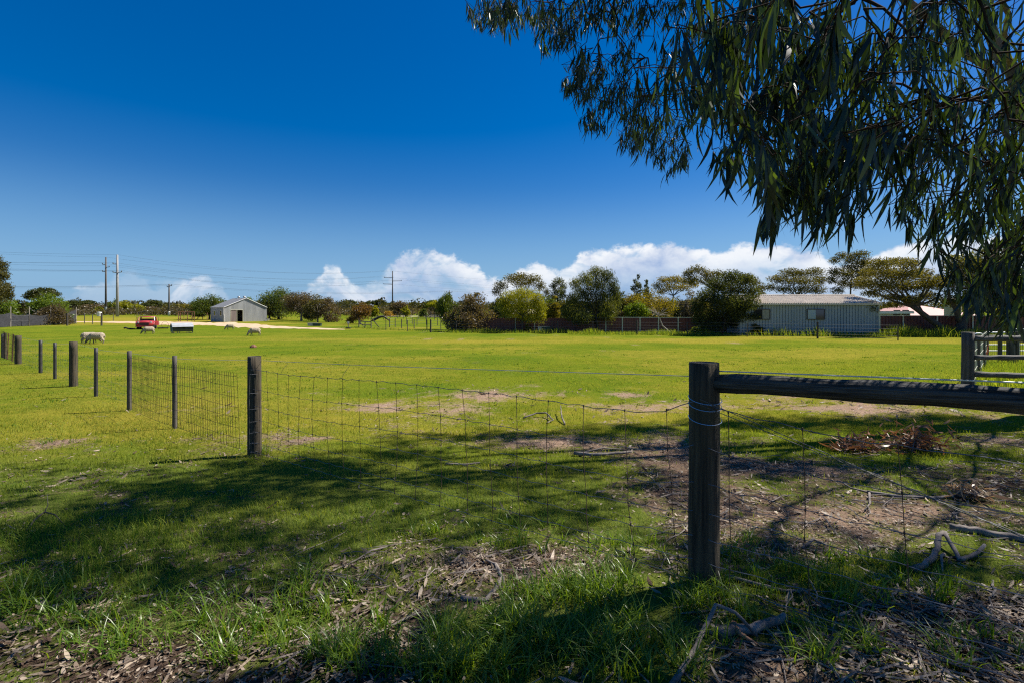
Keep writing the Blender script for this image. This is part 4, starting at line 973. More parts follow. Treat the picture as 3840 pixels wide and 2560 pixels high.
clump_tree('gum_tree', 'dark open gum rising behind the big melaleuca', (2660, 1230), [(2612, 1013, 32, 14), (2580, 1028, 22, 13), (2650, 1030, 28, 15), (2695, 1030, 26, 14), (2600, 1050, 32, 15), (2660, 1055, 32, 14), (2852, 1083, 20, 16), (2830, 1060, 20, 14), (2857, 1106, 14, 10), (2800, 1045, 25, 14)], 'olive', .9, .2, y=64, stems=((2665, 1150), (2680, 1085)), seed=7)
clump_tree('melaleuca_tree', 'big dark spreading melaleuca in front of the long shed', (2708, 1256), [(2745, 1040, 42, 20), (2800, 1052, 34, 20), (2690, 1072, 40, 24), (2750, 1085, 52, 26), (2820, 1098, 30, 22), (2655, 1115, 42, 26), (2720, 1135, 52, 28), (2792, 1138, 44, 26), (2618, 1150, 28, 26), (2842, 1150, 16, 14), (2680, 1180, 48, 26), (2760, 1182, 40, 24), (2822, 1188, 30, 12), (2622, 1200, 26, 22), (2676, 1222, 44, 16), (2740, 1215, 24, 14)], 'dark', 1.0, .15, stems=((2712, 1225), (2720, 1190), (2735, 1150)), seed=8, bark='dark_bark')
clump_tree('gum_tree', 'spreading umbrella gum behind the long shed roof', (2985, 1230), [(2960, 1024, 38, 14), (3005, 1028, 34, 14), (3055, 1020, 33, 13), (2915, 1048, 34, 14), (2965, 1054, 42, 14), (3020, 1058, 42, 16), (3075, 1050, 28, 18), (2888, 1078, 20, 11), (2940, 1084, 38, 12), (3000, 1088, 38, 12), (3060, 1088, 34, 16)], 'olive', .9, .19, y=62, stems=((2985, 1160), (2990, 1115)), seed=9)
clump_tree('gum_tree', 'tall open gum behind the right end of the shed', (3185, 1230), [(3225, 954, 33, 12), (3155, 959, 20, 11), (3130, 978, 18, 11), (3190, 970, 33, 14), (3240, 984, 28, 16), (3200, 1000, 42, 16), (3130, 1020, 26, 14), (3170, 1030, 33, 16), (3230, 1030, 33, 20), (3120, 1050, 20, 14), (3165, 1063, 28, 16), (3210, 1068, 28, 16), (3140, 1090, 24, 11)], 'olive', .9, .19, y=60, stems=((3188, 1150), (3190, 1080), (3196, 1030)), seed=10)
# the leaning pair in front of the right fence
def leaning_tree():
    p = G(3565, 1258); rng = np.random.default_rng(77); R = thing('leaning_tree', 'spreading tree on a long leaning trunk over the right fence', 'tree', p); y = p.y
    mb = MB(); q = lambda px, py, dy=0.0: tuple(W(px, py, y + dy) - p)
    mb.tube([q(3585, 1275), q(3555, 1250), q(3520, 1222), q(3490, 1200), q(3470, 1185), q(3440, 1162), q(3418, 1148)], [.34, .27, .24, .23, .22, .20, .17], 9)
    mb.tube([q(3470, 1186), q(3455, 1165), q(3447, 1150), q(3440, 1120)], [.12, .1, .09, .05], 7)
    ends = []
    for k in range(13):
        ex, ey = rng.uniform(3230, 3560), rng.uniform(1010, 1130); e = q(ex, ey, rng.uniform(-2, 2)); m = q((ex + 3430) / 2, (ey + 1150) / 2 + 8, 0); mb.tube([q(3425, 1152), m, e], [.13, .08, .03], 6); ends.append(e)
    mb.build('trunk', M['bark'], R, True)
    bl = [(3300, 990, 38, 16), (3360, 983, 38, 14), (3410, 990, 38, 16), (3260, 1020, 32, 18), (3320, 1025, 48, 22), (3390, 1030, 48, 22), (3450, 1030, 38, 22), (3238, 1060, 32, 20), (3300, 1070, 48, 20), (3370, 1075, 48, 22), (3440, 1075, 42, 20), (3500, 1060, 38, 22), (3270, 1100, 32, 12), (3340, 1115, 42, 12), (3410, 1120, 38, 13), (3480, 1110, 32, 16), (3345, 1145, 42, 10), (3260, 1155, 28, 18)]
    pts = []; tint = []
    for cx, cy, rx, ry in bl:
        rx, ry = rx * 1.1, ry * 1.3; k = int(rx * ry * 1.15) + 12; d = rng.normal(size=(k, 3)); d /= np.linalg.norm(d, axis=1)[:, None]; d *= rng.random((k, 1)) ** .45 * rng.uniform(.8, 1.2, (k, 1))
        c = np.array(W(cx, cy, y + rng.uniform(-2.2, 2.2)) - p); s = y / F; pts.append(c + d * np.array([rx * s, rx * s * 1.1, ry * s])); tint.append(np.clip(rng.random() * .5 + rng.random(k) * .6, 0, 1))
    v, qd = leaf_quads(np.concatenate(pts), .17, .07, rng, .3); link('crown', np_mesh('crown', v, qd, leaf_mat('foliage lean', (.062, .062, .016), (.135, .12, .032), .40, .02), np.concatenate(tint)), R)
    p = G(3600, 1258); y = p.y; R = thing('forked_tree', 'rough barked tree forking behind the grey yard post', 'tree', p); mb = MB(); q = lambda px, py, dy=0.0: tuple(W(px, py, y + dy) - p)
    mb.tube([q(3598, 1275), q(3600, 1240), q(3608, 1210), q(3625, 1185), q(3660, 1155), q(3700, 1120), q(3740, 1060)], [.55, .42, .36, .27, .24, .18, .08], 9)
    mb.tube([q(3604, 1215), q(3592, 1190), q(3585, 1160), q(3560, 1120), q(3555, 1070)], [.25, .2, .18, .13, .06], 8); mb.tube([q(3640, 1170), q(3700, 1160), q(3760, 1120)], [.16, .1, .05], 6)
    mb.build('trunk', M['bark'], R, True)
    pts = []; tint = []
    for cx, cy, rx, ry in [(3580, 1060, 70, 45), (3640, 1020, 80, 50), (3700, 1080, 70, 40), (3560, 1130, 60, 25), (3650, 1120, 60, 35), (3760, 1040, 80, 60), (3720, 970, 80, 50), (3800, 1110, 60, 40), (3600, 990, 60, 40)]:
        k = int(rx * ry * .8); d = rng.normal(size=(k, 3)); d /= np.linalg.norm(d, axis=1)[:, None]; d *= rng.random((k, 1)) ** .45; c = np.array(W(cx, cy, y + rng.uniform(-1, 1)) - p); s = y / F
        pts.append(c + d * np.array([rx * s, rx * s, ry * s])); tint.append(np.clip(rng.random() * .5 + rng.random(k) * .6, 0, 1))
    v, qd = leaf_quads(np.concatenate(pts), .24, .07, rng, .3); link('crown', np_mesh('crown', v, qd, leaf_mat('foliage fork', (.065, .070, .016), (.125, .125, .03), .45, .035), np.concatenate(tint)), R)
leaning_tree()
T('bush_tree', 'sunlit green bush behind the fence near the right edge', 3770, 1140, 110, 50, 'dome', 'yellow', 2600, .2, low=.1)
T('bush_tree', 'green bush beyond the right edge of the yard', 3960, 1080, 200, 48, 'dome', 'green', 3000, .24)
T('small_shrub', 'small bright shrub at the foot of the long shed wall', 2838, 1215, 54, 41.0, 'shrub', 'olive', 1200, .14, cat='shrub')
T('small_shrub', 'low leafy shrub left of the big melaleuca trunk', 2625, 1222, 70, 43, 'shrub', 'green', 1300, .15, cat='shrub')
T('small_shrub', 'tiny yellowish shrub against the mesh before the red fence', 1980, 1215, 26, 47, 'shrub', 'orange', 700, .13, cat='shrub')
for px, top, w, y, pl, lab in ((2140, 1110, 150, 59, 'olive', 'understorey bush below the slim dark gum'), (2320, 1095, 120, 58, 'dark', 'dark bush at the right foot of the weeping peppermint'), (2520, 1120, 170, 60, 'green', 'green bush under the orange green umbrella crown'),
                            (2600, 1105, 170, 58, 'olive', 'olive bush behind the grey twiggy shrub'), (2790, 1120, 120, 60, 'dark', 'dark bush behind the left end of the long shed'), (1880, 1120, 120, 62, 'dark', 'dark bush filling under the side crown'), (2050, 1110, 130, 60, 'green', 'green bush right behind the yellow green tree')):
    T('bush_tree', lab, px, top, w, y, 'dome', pl, 2200, .24)
def bare_tree():
    p = G(2520, 1252); y = p.y; R = thing('bare_tree', 'small bare tree with a crooked leaning stem before the fence', 'tree', p); mb = MB(); q = lambda a, b, d=0.0: tuple(W(a, b, y + d) - p); rng = random.Random(4)
    mb.tube([q(2520, 1254), q(2500, 1236), q(2484, 1222), q(2474, 1195), q(2466, 1180)], [.07, .06, .05, .045, .03], 6)
    for k in range(34):
        a = rng.uniform(2425, 2520); b = rng.uniform(1148, 1186); mb.tube([q(2470, 1184), q((a + 2470) / 2, (b + 1184) / 2 - 2, rng.uniform(-.3, .3)), q(a, b, rng.uniform(-.6, .6))], [.018, .012, .005], 4)
    mb.build('trunk', M['pale_bark'], R)
bare_tree()

# far woodland: one mass along the skyline
def woodland():
    rng = np.random.default_rng(9); pts = []; tint = []; n = 620
    for i in range(n):
        a = rng.uniform(-.95, .95); y = rng.uniform(175, 330); x = math.tan(a) * y if abs(a) < .85 else math.tan(.85 * np.sign(a)) * y * 1.05
        z = float(gz(x, y)); h = rng.uniform(3.0, 5.5) * (1 + .35 * (rng.random() < .15)); w = rng.uniform(4, 9); k = 130
        d = rng.normal(size=(k, 3)); d /= np.linalg.norm(d, axis=1)[:, None]; d *= rng.random((k, 1)) ** .4
        pts.append(np.array([x, y, z + h * .55]) + d * np.array([w / 2, w / 2, h * .5])); tint.append(np.clip(rng.random() * .7 + rng.random(k) * .4, 0, 1))
    v, q = leaf_quads(np.concatenate(pts), .95, .6, rng, 0)
    o = link('woodland', np_mesh('woodland', v, q, leaf_mat('foliage wood', (.040, .042, .022), (.085, .080, .040)), np.concatenate(tint)))
    tag(o, 'far low bushland along the skyline', 'bushland', kind='stuff')
woodland()
def scrub():
    rng = np.random.default_rng(19); pts = []; tint = []
    for i in range(150):
        px = rng.uniform(60, 1000) if i < 95 else rng.uniform(1240, 1700); y = rng.uniform(135, 168); p = gnd(px, y); h = rng.uniform(1.2, 2.9); w = rng.uniform(3, 7); k = 150
        d = rng.normal(size=(k, 3)); d /= np.linalg.norm(d, axis=1)[:, None]; d *= rng.random((k, 1)) ** .4; pts.append(np.array([p.x, p.y, p.z + h * .5]) + d * np.array([w / 2, w / 2, h * .5])); tint.append(np.clip(rng.random() * .7 + rng.random(k) * .4, 0, 1))
    v, q = leaf_quads(np.concatenate(pts), .6, .3, rng, 0)
    tag(link('scrub', np_mesh('scrub', v, q, leaf_mat('foliage scrub', (.055, .048, .028), (.11, .09, .055)), np.concatenate(tint))), 'low brown scrub along the foot of the far trees', 'scrub', kind='stuff')
scrub()

# ------------------------------------------------------------------ things on the paddock
def truck():
    p = G(541, 1236); R = thing('old_truck', 'derelict red farm truck with both doors hanging open', 'truck', p, math.radians(29)); R.scale = (.95, .95, .95); x = .86
    def loft(secs, name, m, smooth=True):
        mb = MB(); n = len(secs[0]); vs = [v for s in secs for v in s]; fs = []
        for i in range(len(secs) - 1):
            for k in range(n): k2 = (k + 1) % n; fs.append((i * n + k, i * n + k2, (i + 1) * n + k2, (i + 1) * n + k))
        fs += [tuple(range(n))[::-1], tuple(range((len(secs) - 1) * n, len(secs) * n))]; mb.add(vs, fs); return mb.build(name, m, R, smooth)
    def sec(y, w, z0, z1, r):   # rounded box section at distance y
        return [(-w, y, z0 + r), (-w + r, y, z0), (w - r, y, z0), (w, y, z0 + r), (w, y, z1 - r), (w - r, y, z1), (0, y, z1 + r * .35), (-w + r, y, z1), (-w, y, z1 - r)]
    loft([sec(0.0, .70, .42, .80, .10), sec(.12, .76, .38, .90, .14), sec(.6, .80, .38, .96, .16), sec(1.25, .84, .38, 1.0, .12), sec(1.7, .86, .38, .98, .1), sec(2.9, .86, .38, .96, .1)], 'body', M['red_paint'])
    loft([[(-.74, 1.72, 1.40), (-.5, 1.66, 1.43), (.5, 1.66, 1.43), (.74, 1.72, 1.40), (.72, 1.8, 1.46), (0, 1.8, 1.50), (-.72, 1.8, 1.46)], [(-.76, 2.3, 1.40), (-.5, 2.3, 1.44), (.5, 2.3, 1.44), (.76, 2.3, 1.40), (.74, 2.3, 1.48), (0, 2.3, 1.53), (-.74, 2.3, 1.48)],
          [(-.72, 2.85, 1.38), (-.5, 2.85, 1.42), (.5, 2.85, 1.42), (.72, 2.85, 1.38), (.70, 2.85, 1.45), (0, 2.85, 1.48), (-.70, 2.85, 1.45)]], 'roof', M['red_paint'])
    for sx in (-1, 1):
        mb = MB(); mb.tube([(sx * .80, 1.34, .98), (sx * .73, 1.74, 1.42)], .045, 6); mb.build('windscreen_pillar', M['white'] if sx > 0 else M['red_dark'], R)
        mb = MB(); mb.tube([(sx * .80, 2.86, .95), (sx * .71, 2.84, 1.42)], .07, 6); mb.build('rear_pillar', M['red_dark'], R)
        mb = MB(); mb.lathe([(.03, 0), (.12, .01), (.135, .05), (.12, .10)], 14); me = mb.mesh('headlight', M['lamp_glass'], True); me.transform(Matrix.Rotation(math.radians(90), 4, 'X')); o = link('headlight', me, R, (sx * .60, .10, .78))
        q = MB(); q.tube([(.135 * math.cos(a), 0, .135 * math.sin(a)) for a in np.linspace(0, 6.283, 17)], .02, 5); q.build('bezel', M['red_dark'], o)
        mb = MB(); cv = [(sx * (.80 + .06 * math.sin(a)), .95 - .55 * math.cos(a), .42 + .45 * math.sin(a)) for a in np.linspace(0, math.pi, 10)]; mb.tube(cv, .07, 6); mb.build('mudguard', M['red_paint'], R, True)
        for yy in (.95, 2.6):
            mb = MB(); mb.lathe([(.16, -.09), (.30, -.09), (.345, -.05), (.345, .05), (.30, .09), (.16, .09)], 18); me = mb.mesh('wheel', M['rubber'], True); me.transform(Matrix.Rotation(math.radians(90), 4, 'Y')); o = link('wheel', me, R, (sx * .74, yy, .33))
            q = MB(); q.lathe([(.02, -.04), (.15, -.03), (.165, .0), (.15, .04), (.02, .05)], 12); m2 = q.mesh('rim', M['rust'], True); m2.transform(Matrix.Rotation(math.radians(90), 4, 'Y')); link('rim', m2, o)
        # an open door swings out beside the cab: skin below, empty window frame above
        d = thing('door', None, None, (sx * .86, 1.55, 0)); d.parent = R; d.rotation_euler = (0, 0, -sx * math.radians(24))
        mb = MB(); mb.box((0, .30, .70), (.06, .60, .52)); mb.build('door_skin', M['red_dark'], d)
        mb = MB(); mb.tube([(0, .02, .97), (-sx * .03, .06, 1.42), (-sx * .03, .56, 1.42), (0, .58, .97)], .024, 5); mb.build('window_frame', M['black_steel'], d)
    mb = MB(); mb.prism([(-.46, .44), (.46, .44), (.50, .74), (.40, .82), (-.40, .82), (-.50, .74)], -.03, .06, 'y'); g = mb.build('grille', M['red_dark'], R)
    mb = MB()
    for k in range(6): mb.box((0, -.05, .49 + k * .055), (.84, .03, .02))
    mb.build('grille_bar', M['frame'], g)
    mb = MB(); mb.box((0, -.08, .37), (1.64, .10, .13)); mb.build('front_bumper', M['red_paint'], R)
    mb = MB(); mb.box((0, 1.5, .97), (1.5, .5, .05)); mb.build('dashboard', M['dark'], R)
    mb = MB(); mb.box((0, 2.55, .95), (1.4, .35, .55)); mb.build('seat', M['frame'], R)
    mb = MB(); mb.tube([(.36 + .17 * math.cos(a), 1.8 + .06 * math.sin(a), 1.06 + .16 * math.sin(a)) for a in np.linspace(0, 6.283, 15)], .016, 5); mb.build('steering_wheel', M['rubber'], R)
    mb = MB(); mb.box((0, 3.9, .60), (1.75, 2.0, .10)); mb.build('tray', M['black_steel'], R)
    mb = MB(); mb.box((0, 3.9, .42), (.8, 2.0, .14)); mb.build('chassis', M['black_steel'], R)
    q = G(487, 1236); o = thing('bumper_and_shadow', 'black bent bar for a bumper and the shadow left of the red truck', 'bumper', q); mb = MB(); mb.tube([(-.62, 0, .14), (-.5, -.05, .2), (-.1, -.06, .1), (.55, 0, .08)], [.09, .1, .07, .05], 7); mb.build('bumper_shadow_bar', M['rubber'], o)  # black bar also takes in the dark shadow beside the truck
truck()
def feeder():
    a, b = G(647, 1251), G(722, 1250); u = Vector((math.cos(math.radians(50)), math.sin(math.radians(50)), 0)); L_ = 1.66; R = thing('livestock_feeder', 'grey metal livestock feeder with sloping lid on short feet', 'feeder', a, math.atan2(u.y, u.x)); h = .92
    side = [(.0, .12), (.62, .12), (.72, .55), (.55, .80), (.30, .93), (.02, .62), (-.02, .4)]
    mb = MB(); mb.prism([(y, z) for y, z in side], 0, .03, 'x'); mb.prism(side, L_ - .03, L_, 'x'); mb.build('end_panel', M['feeder_green'], R)
    mb = MB(); mb.add([(.03, .10, .30), (L_ - .03, .10, .30), (L_ - .03, .03, .62), (.03, .03, .62)], [(0, 1, 2, 3)]); mb.add([(.03, .62, .12), (L_ - .03, .62, .12), (L_ - .03, .72, .55), (.03, .72, .55)], [(3, 2, 1, 0)]); hp = mb.build('hopper', M['feeder_side'], R)
    # the two lines of worn stencil on the hopper, too faint to read: plain dashes
    mb = MB()
    for k in range(13):
        t = (k - 6) / 6; mb.box((L_ * .5 + t * .42 - .05, .018 + .0, .545 - .035 * t * t), (.05, .008, .055 if k % 3 else .04))
    for k in range(9): mb.box((L_ * .5 + (k - 4) * .07 - .05, .034, .455), (.045, .008, .03))
    mb.build('lettering', M['dark'], R)
    for y0, z0, y1, z1 in ((-.09, .60, .06, .71), (.05, .735, .34, .955), (.33, .957, .58, .80), (.56, .79, .76, .55)):
        mb = MB(); mb.add([(-.03, y0, z0), (L_ + .03, y0, z0), (L_ + .03, y1, z1), (-.03, y1, z1), (-.03, y0, z0 - .025), (L_ + .03, y0, z0 - .025), (L_ + .03, y1, z1 - .025), (-.03, y1, z1 - .025)], [(0, 1, 2, 3), (7, 6, 5, 4), (0, 4, 5, 1), (1, 5, 6, 2), (2, 6, 7, 3), (3, 7, 4, 0)]); mb.build('lid', M['sheet_galv'], R)
    mb = MB(); mb.add([(.03, -.06, .34), (L_ - .03, -.06, .34), (L_ - .03, .02, .14), (.03, .02, .14), (L_ - .03, .55, .14), (.03, .55, .14)], [(0, 3, 2, 1), (3, 5, 4, 2)]); mb.build('trough', M['feeder_side'], R)
    for s in (.04, .24, .33, .70, .79, .97):
        mb = MB(); mb.box((L_ * s, .04, .06), (.05, .05, .14)); mb.build('foot', M['black_steel'], R)
    for s in (.08, .92):
        mb = MB(); mb.box((L_ * s, .35, .03), (.09, .8, .06)); mb.build('skid', M['black_steel'], R)
feeder()
def sheep_mesh(seed=0, turn=0.0):
    """one continuous body: barrel, neck, lowered head, ears, tail and jointed legs, fused by a voxel remesh and smoothed"""
    mb = MB()
    mb.tube([(-.50, 0, .50), (-.46, 0, .52), (-.34, 0, .53), (-.10, 0, .50), (.14, 0, .51), (.32, 0, .53), (.42, 0, .52), (.47, 0, .50)], [.07, .16, .225, .25, .245, .22, .16, .07], 14)
    hy = lambda k: turn * k
    mb.tube([(.30, 0, .54), (.46, hy(.02), .47), (.58, hy(.06), .34), (.66, hy(.10), .24)], [.17, .15, .115, .085], 12)
    mb.tube([(.60, hy(.07), .29), (.68, hy(.11), .19), (.74, hy(.14), .10), (.77, hy(.16), .055), (.775, hy(.165), .04)], [.075, .085, .06, .048, .03], 12)
    for sy in (-1, 1):
        mb.tube([(.635, hy(.09) + sy * .06, .26), (.62, hy(.09) + sy * .13, .25), (.60, hy(.09) + sy * .17, .22)], [.028, .036, .02], 6)
        f = .05 * sy
        mb.tube([(.30, sy * .11, .42), (.33 + f, sy * .115, .28), (.32 + f, sy * .115, .20), (.33 + f * 1.6, sy * .115, .05), (.35 + f * 1.6, sy * .115, .0)], [.10, .062, .042, .032, .038], 8)
        mb.tube([(-.32, sy * .12, .46), (-.36 - f, sy * .13, .33), (-.46 - f, sy * .13, .21), (-.42 - f, sy * .125, .05), (-.40 - f, sy * .125, .0)], [.15, .10, .045, .034, .040], 8)
    mb.tube([(-.49, 0, .56), (-.535, 0, .48), (-.53, 0, .36)], [.055, .045, .025], 7)
    me = mb.mesh('sheep_body', M['wool']); o = bpy.data.objects.new('sheep_rig', me); COL.objects.link(o)
    r = o.modifiers.new('fuse', 'REMESH'); r.mode = 'VOXEL'; r.voxel_size = .022
    sm = o.modifiers.new('smooth', 'SMOOTH'); sm.factor = .5; sm.iterations = 4
    dg = bpy.context.evaluated_depsgraph_get(); out = bpy.data.meshes.new_from_object(o.evaluated_get(dg)); bpy.data.objects.remove(o); bpy.data.meshes.remove(me)
    out.name = 'sheep_body'; out.materials.clear()
    for m in (M['wool'], M['sheep_skin'], M['hoof']): out.materials.append(m)
    for pl in out.polygons:
        c = pl.center; pl.use_smooth = True; pl.material_index = 2 if c.z < .03 and c.x < .5 else 1 if (c.x > .61 or (c.z < .22) or (abs(c.y) > .11 + abs(turn) * .1 and c.x > .58)) else 0
    for v in out.vertices:
        if v.co.z > .26 and v.co.x < .58: v.co += v.normal * (.010 * math.sin(v.co.x * 47 + seed) * math.sin(v.co.y * 51) * math.cos(v.co.z * 43))
    return out
SM = [sheep_mesh(0, 0.0), sheep_mesh(4, .8), sheep_mesh(7, -.7)]
for px, py, rz, s, k, lab in ((335, 1286, 40, 1.04, 1, 'pale sheep grazing with its rump to the left'), (363, 1289, 196, 1.06, 0, 'white sheep seen from behind, overlapping its neighbour'),
                              (558, 1253, 224, 1.0, 2, 'sheep grazing just in front of the red truck'), (863, 1237, 220, .95, 0, 'dark faced sheep grazing by the sandy track'), (956, 1260, 212, 1.02, 1, 'sheep grazing alone right of the feeder and shed')):
    p = G(px, py); o = link('sheep', SM[k]); o.location = p; o.rotation_euler = (0, 0, math.radians(rz)); o.scale = (s * .76, s * .84, s * .88); tag(o, lab, 'sheep', 'sheep grazing on the paddock')
def oddments():
    p = G(619, 1232); r = thing('pipe_hoop', 'upright hoop of black pipe on the sand beside the feeder', 'hoop', p); h = .40
    mb = MB(); mb.tube([(h * math.cos(a), 0, h + h * math.sin(a)) for a in np.linspace(0, 6.283, 25)], .016, 5); mb.build('hoop_ring', M['hose'], r)
    p = G(612, 1234); r = thing('hose_coil', 'flat coil of black hose lying below the pipe hoop', 'hose', p); mb = MB(); mb.tube([((.35 + .1 * (a / 25)) * math.cos(a) * 1.3, (.35 + .1 * (a / 25)) * math.sin(a), .05 + .004 * a) for a in np.linspace(0, 25, 90)], .03, 5); mb.build('coil', M['hose'], r)
    p = G(373, 1187); r = thing('drum', 'white drum standing in the field left of the tall poles', 'drum', p); mb = MB(); mb.lathe([(.5, 0), (.52, .1), (.5, .5), (.52, .55), (.5, 1.0), (.52, 1.1), (.48, 1.15)], 16); mb.build('drum_body', M['white'], r, True)
    mb = MB(); mb.lathe([(.47, 1.15), (.3, 1.19), (.02, 1.2)], 16); mb.build('drum_lid', M['white'], r)
    p = G(1306, 1233); r = thing('pump_post', 'small post with a grey meter box on a dark base', 'pump', p); mb = MB(); mb.box((0, 0, .06), (.5, .4, .16)); mb.build('base', M['rubber'], r); mb = MB(); mb.box((0, 0, .45), (.07, .07, .75)); mb.build('post', M['old_wood'], r); mb = MB(); mb.box((0, -.06, .72), (.22, .10, .26)); mb.build('meter_box', M['steel'], r)
    for px, py, s, m, lab in ((1172, 1222, .55, 'steel', 'low grey trough on the grass below the brown trees'), (1190, 1223, .5, 'plastic_green', 'low dark green trough beside the grey trough'), (990, 1203, .9, 'steel', 'round topped bin lying near the broad green tree')):
        p = G(px, py); r = thing('trough', lab, 'trough', p); mb = MB(); mb.prism([(-s, 0), (s, 0), (s * 1.1, .35), (-s * 1.1, .35)], -.25, .25, 'y'); mb.build('tub', M[m], r); mb = MB(); mb.box((0, 0, .36), (s * 2.3, .58, .03)); mb.build('rim', M[m], r)
    p = G(2040, 1246); r = thing('utility_box', 'dark green box standing before the red brown fence', 'box', p); mb = MB(); mb.box((0, .2, .26), (1.2, .5, .5)); mb.build('box_body', M['plastic_green'], r); mb = MB(); mb.box((0, .2, .53), (1.28, .58, .04)); mb.build('lid', M['feeder_green'], r)
    mb = MB(); mb.box((-.42, -.07, .28), (.34, .03, .4)); mb.build('door', M['steel'], r)
    p = G(2074, 1244); r = thing('white_crate', 'white plastic crate right of the dark green box', 'crate', p); mb = MB(); mb.prism([(-.2, 0), (.2, 0), (.24, .36), (-.24, .36)], -.15, .15, 'y'); mb.build('crate_body', M['white'], r); mb = MB(); mb.box((0, 0, .37), (.52, .36, .03)); mb.build('rim', M['white'], r)
    p = G(2478, 1249); r = thing('stone_block', 'pale concrete block in weeds before the red brown fence', 'block', p); mb = MB(); mb.prism([(-.55, 0), (.55, 0), (.5, .2), (-.42, .26), (-.52, .2)], -.2, .2, 'y'); mb.build('block_body', M['concrete'], r)
    rng = random.Random(8)
    p = G(1430, 1205); r = thing('fallen_log', 'dark fallen log arching out of the paddock grass', 'log', p); mb = MB(); mb.tube([(-1.9, 0, -.05), (-1.2, .1, .35), (-.4, 0, .75), (.3, .1, .9), (.9, 0, .6), (1.5, 0, .1)], [.22, .24, .22, .19, .15, .1], 8); mb.build('log', M['dark_bark'], r, True)
    for a, b in (((.2, 0, .85), (.5, .3, .1)), ((.7, 0, .7), (1.0, -.3, .1)), ((-.3, 0, .7), (-.2, .4, 1.1))):
        mb = MB(); mb.tube([a, b], [.08, .04], 6); mb.build('branch_stub', M['dark_bark'], r)
    p = G(1627, 1192); r = thing('brush_pile', 'grey heap of cut branches under the umbrella tree', 'brush pile', p); mb = MB()
    for k in range(70):
        a = rng.uniform(0, 6.28); c = Vector((rng.uniform(-1.6, 2.2), rng.uniform(-.8, .8), rng.uniform(.1, .7) * rng.random())); d = Vector((math.cos(a), math.sin(a) * .5, rng.uniform(-.2, .5))) * rng.uniform(.4, 1.1); mb.tube([c - d, c + Vector((0, 0, .2)), c + d], .035, 4)
    tag(mb.build('cut_branches', M['stick'], r), kind='stuff')
    p = G(950, 1303); r = thing('dirt_clod', 'small brown clod on the open lawn above the brown post', 'clod', p); mb = MB(); mb.lathe([(.17, -.02), (.19, .05), (.12, .13), (.05, .17), (.01, .18)], 7); mb.build('clod', M['rust'], r)
    # shade cloth screen of the kitchen garden
    A = [G(-60, 1232), G(40, 1226), G(110, 1223), G(190, 1220), G(240, 1217), G(286, 1214)]; o = A[0]; r = thing('shade_screen', 'sagging black shade cloth screen round the garden at left', 'screen', o)
    tops = [1.9, 1.75, 1.55, 1.55, 1.75, 2.3]
    for i in range(5):
        a, b = A[i] - o, A[i + 1] - o; mb = MB(); vs = []; fs = []; n = 10
        for k in range(n + 1):
            s = k / n; q = a.lerp(b, s); t = tops[i] * (1 - s) + tops[i + 1] * s - .25 * math.sin(s * math.pi)
            for j in range(5): vs.append((q.x, q.y + .12 * math.sin(j * 1.7 + k * 1.1 + i), q.z + .03 + t * j / 4))
        for k in range(n):
            for j in range(4): fs.append((k * 5 + j, k * 5 + 5 + j, k * 5 + 6 + j, k * 5 + 1 + j))
        mb.add(vs, fs); mb.build('cloth_panel', M['shade_cloth'], r, True)
        picket_mb(2.6, .05, 6, i).build('post', M['pale_bark'], r, loc=b)
    for k in range(9):
        px = 125 + k * 9; p2 = G(px, 1217) - o; mb = MB(); mb.box((p2.x, p2.y - .2, .2 + p2.z), (.08, .03, .5)); mb.build('stake', M['cream_post'], r)
    for lab, pts, rr in (('bare grey branch drooping over the shade cloth screen', [(132, 1195), (128, 1180), (140, 1168), (155, 1182), (160, 1194)], .06), ('long grey branch arching left over the shade cloth', [(55, 1190), (70, 1186), (90, 1179), (102, 1179)], .06), ('pale dead branch leaning through the garden tree', [(110, 1155), (125, 1167), (140, 1176), (152, 1160)], .06)):
        P = [W(a, b, 69) for a, b in pts]; r2 = thing('dead_branch', lab, 'branch', P[0]); mb = MB(); mb.tube([q - P[0] for q in P], [rr, rr, rr * .8, rr * .5, rr * .3][:len(P)], 6); mb.build('limb', M['pale_bark'], r2)
        mb = MB(); mb.tube([P[1] - P[0], P[1] - P[0] + Vector((.9, .3, .3)), P[1] - P[0] + Vector((1.5, .3, -.2))], [rr * .6, rr * .4, rr * .2], 5); mb.build('twig', M['pale_bark'], r2)
oddments()

# ------------------------------------------------------------------ the near gum tree whose branches hang into the picture
def sickle(L, w, bend, fold=.25, rows=6):
    """unit leaf hanging along -z: rows of left/mid/right would cost more; two edges and a fold give the gloss"""
    ts = np.array([0, .10, .32, .58, .82, 1.0]); ws = np.array([.05, .42, 1.0, .92, .5, .02])
    if rows == 4: ts = np.array([0, .25, .65, 1.0]); ws = np.array([.1, 1.0, .85, .03])
    x = bend * ts * ts; return ts, ws, x
def leaf_batch(base, d, side, L, w, bend, rows=6):
    """base, d (direction of the midrib), side (width axis): arrays; returns verts, quads"""
    n = len(base); ts, ws, xb = sickle(1, 1, 1, rows=rows); r = len(ts)
    c = base[:, None, :] + d[:, None, :] * (ts[None, :, None] * L[:, None, None]) + side[:, None, :] * ((ts ** 2)[None, :, None] * (bend * L)[:, None, None])
    e = side[:, None, :] * (ws[None, :, None] * (w / 2)[:, None, None])
    nrm = np.cross(d, side); lift = nrm[:, None, :] * ((np.sin(ts * 3.1) * .06)[None, :, None] * L[:, None, None])
    v = np.stack([c - e + lift, c + e + lift], 2).reshape(-1, 3)
    o = (np.arange(n) * r * 2)[:, None, None] + (np.arange(r - 1) * 2)[None, :, None]; q = (o + np.array([0, 1, 3, 2])[None, None, :]).reshape(-1, 4)
    return v, q
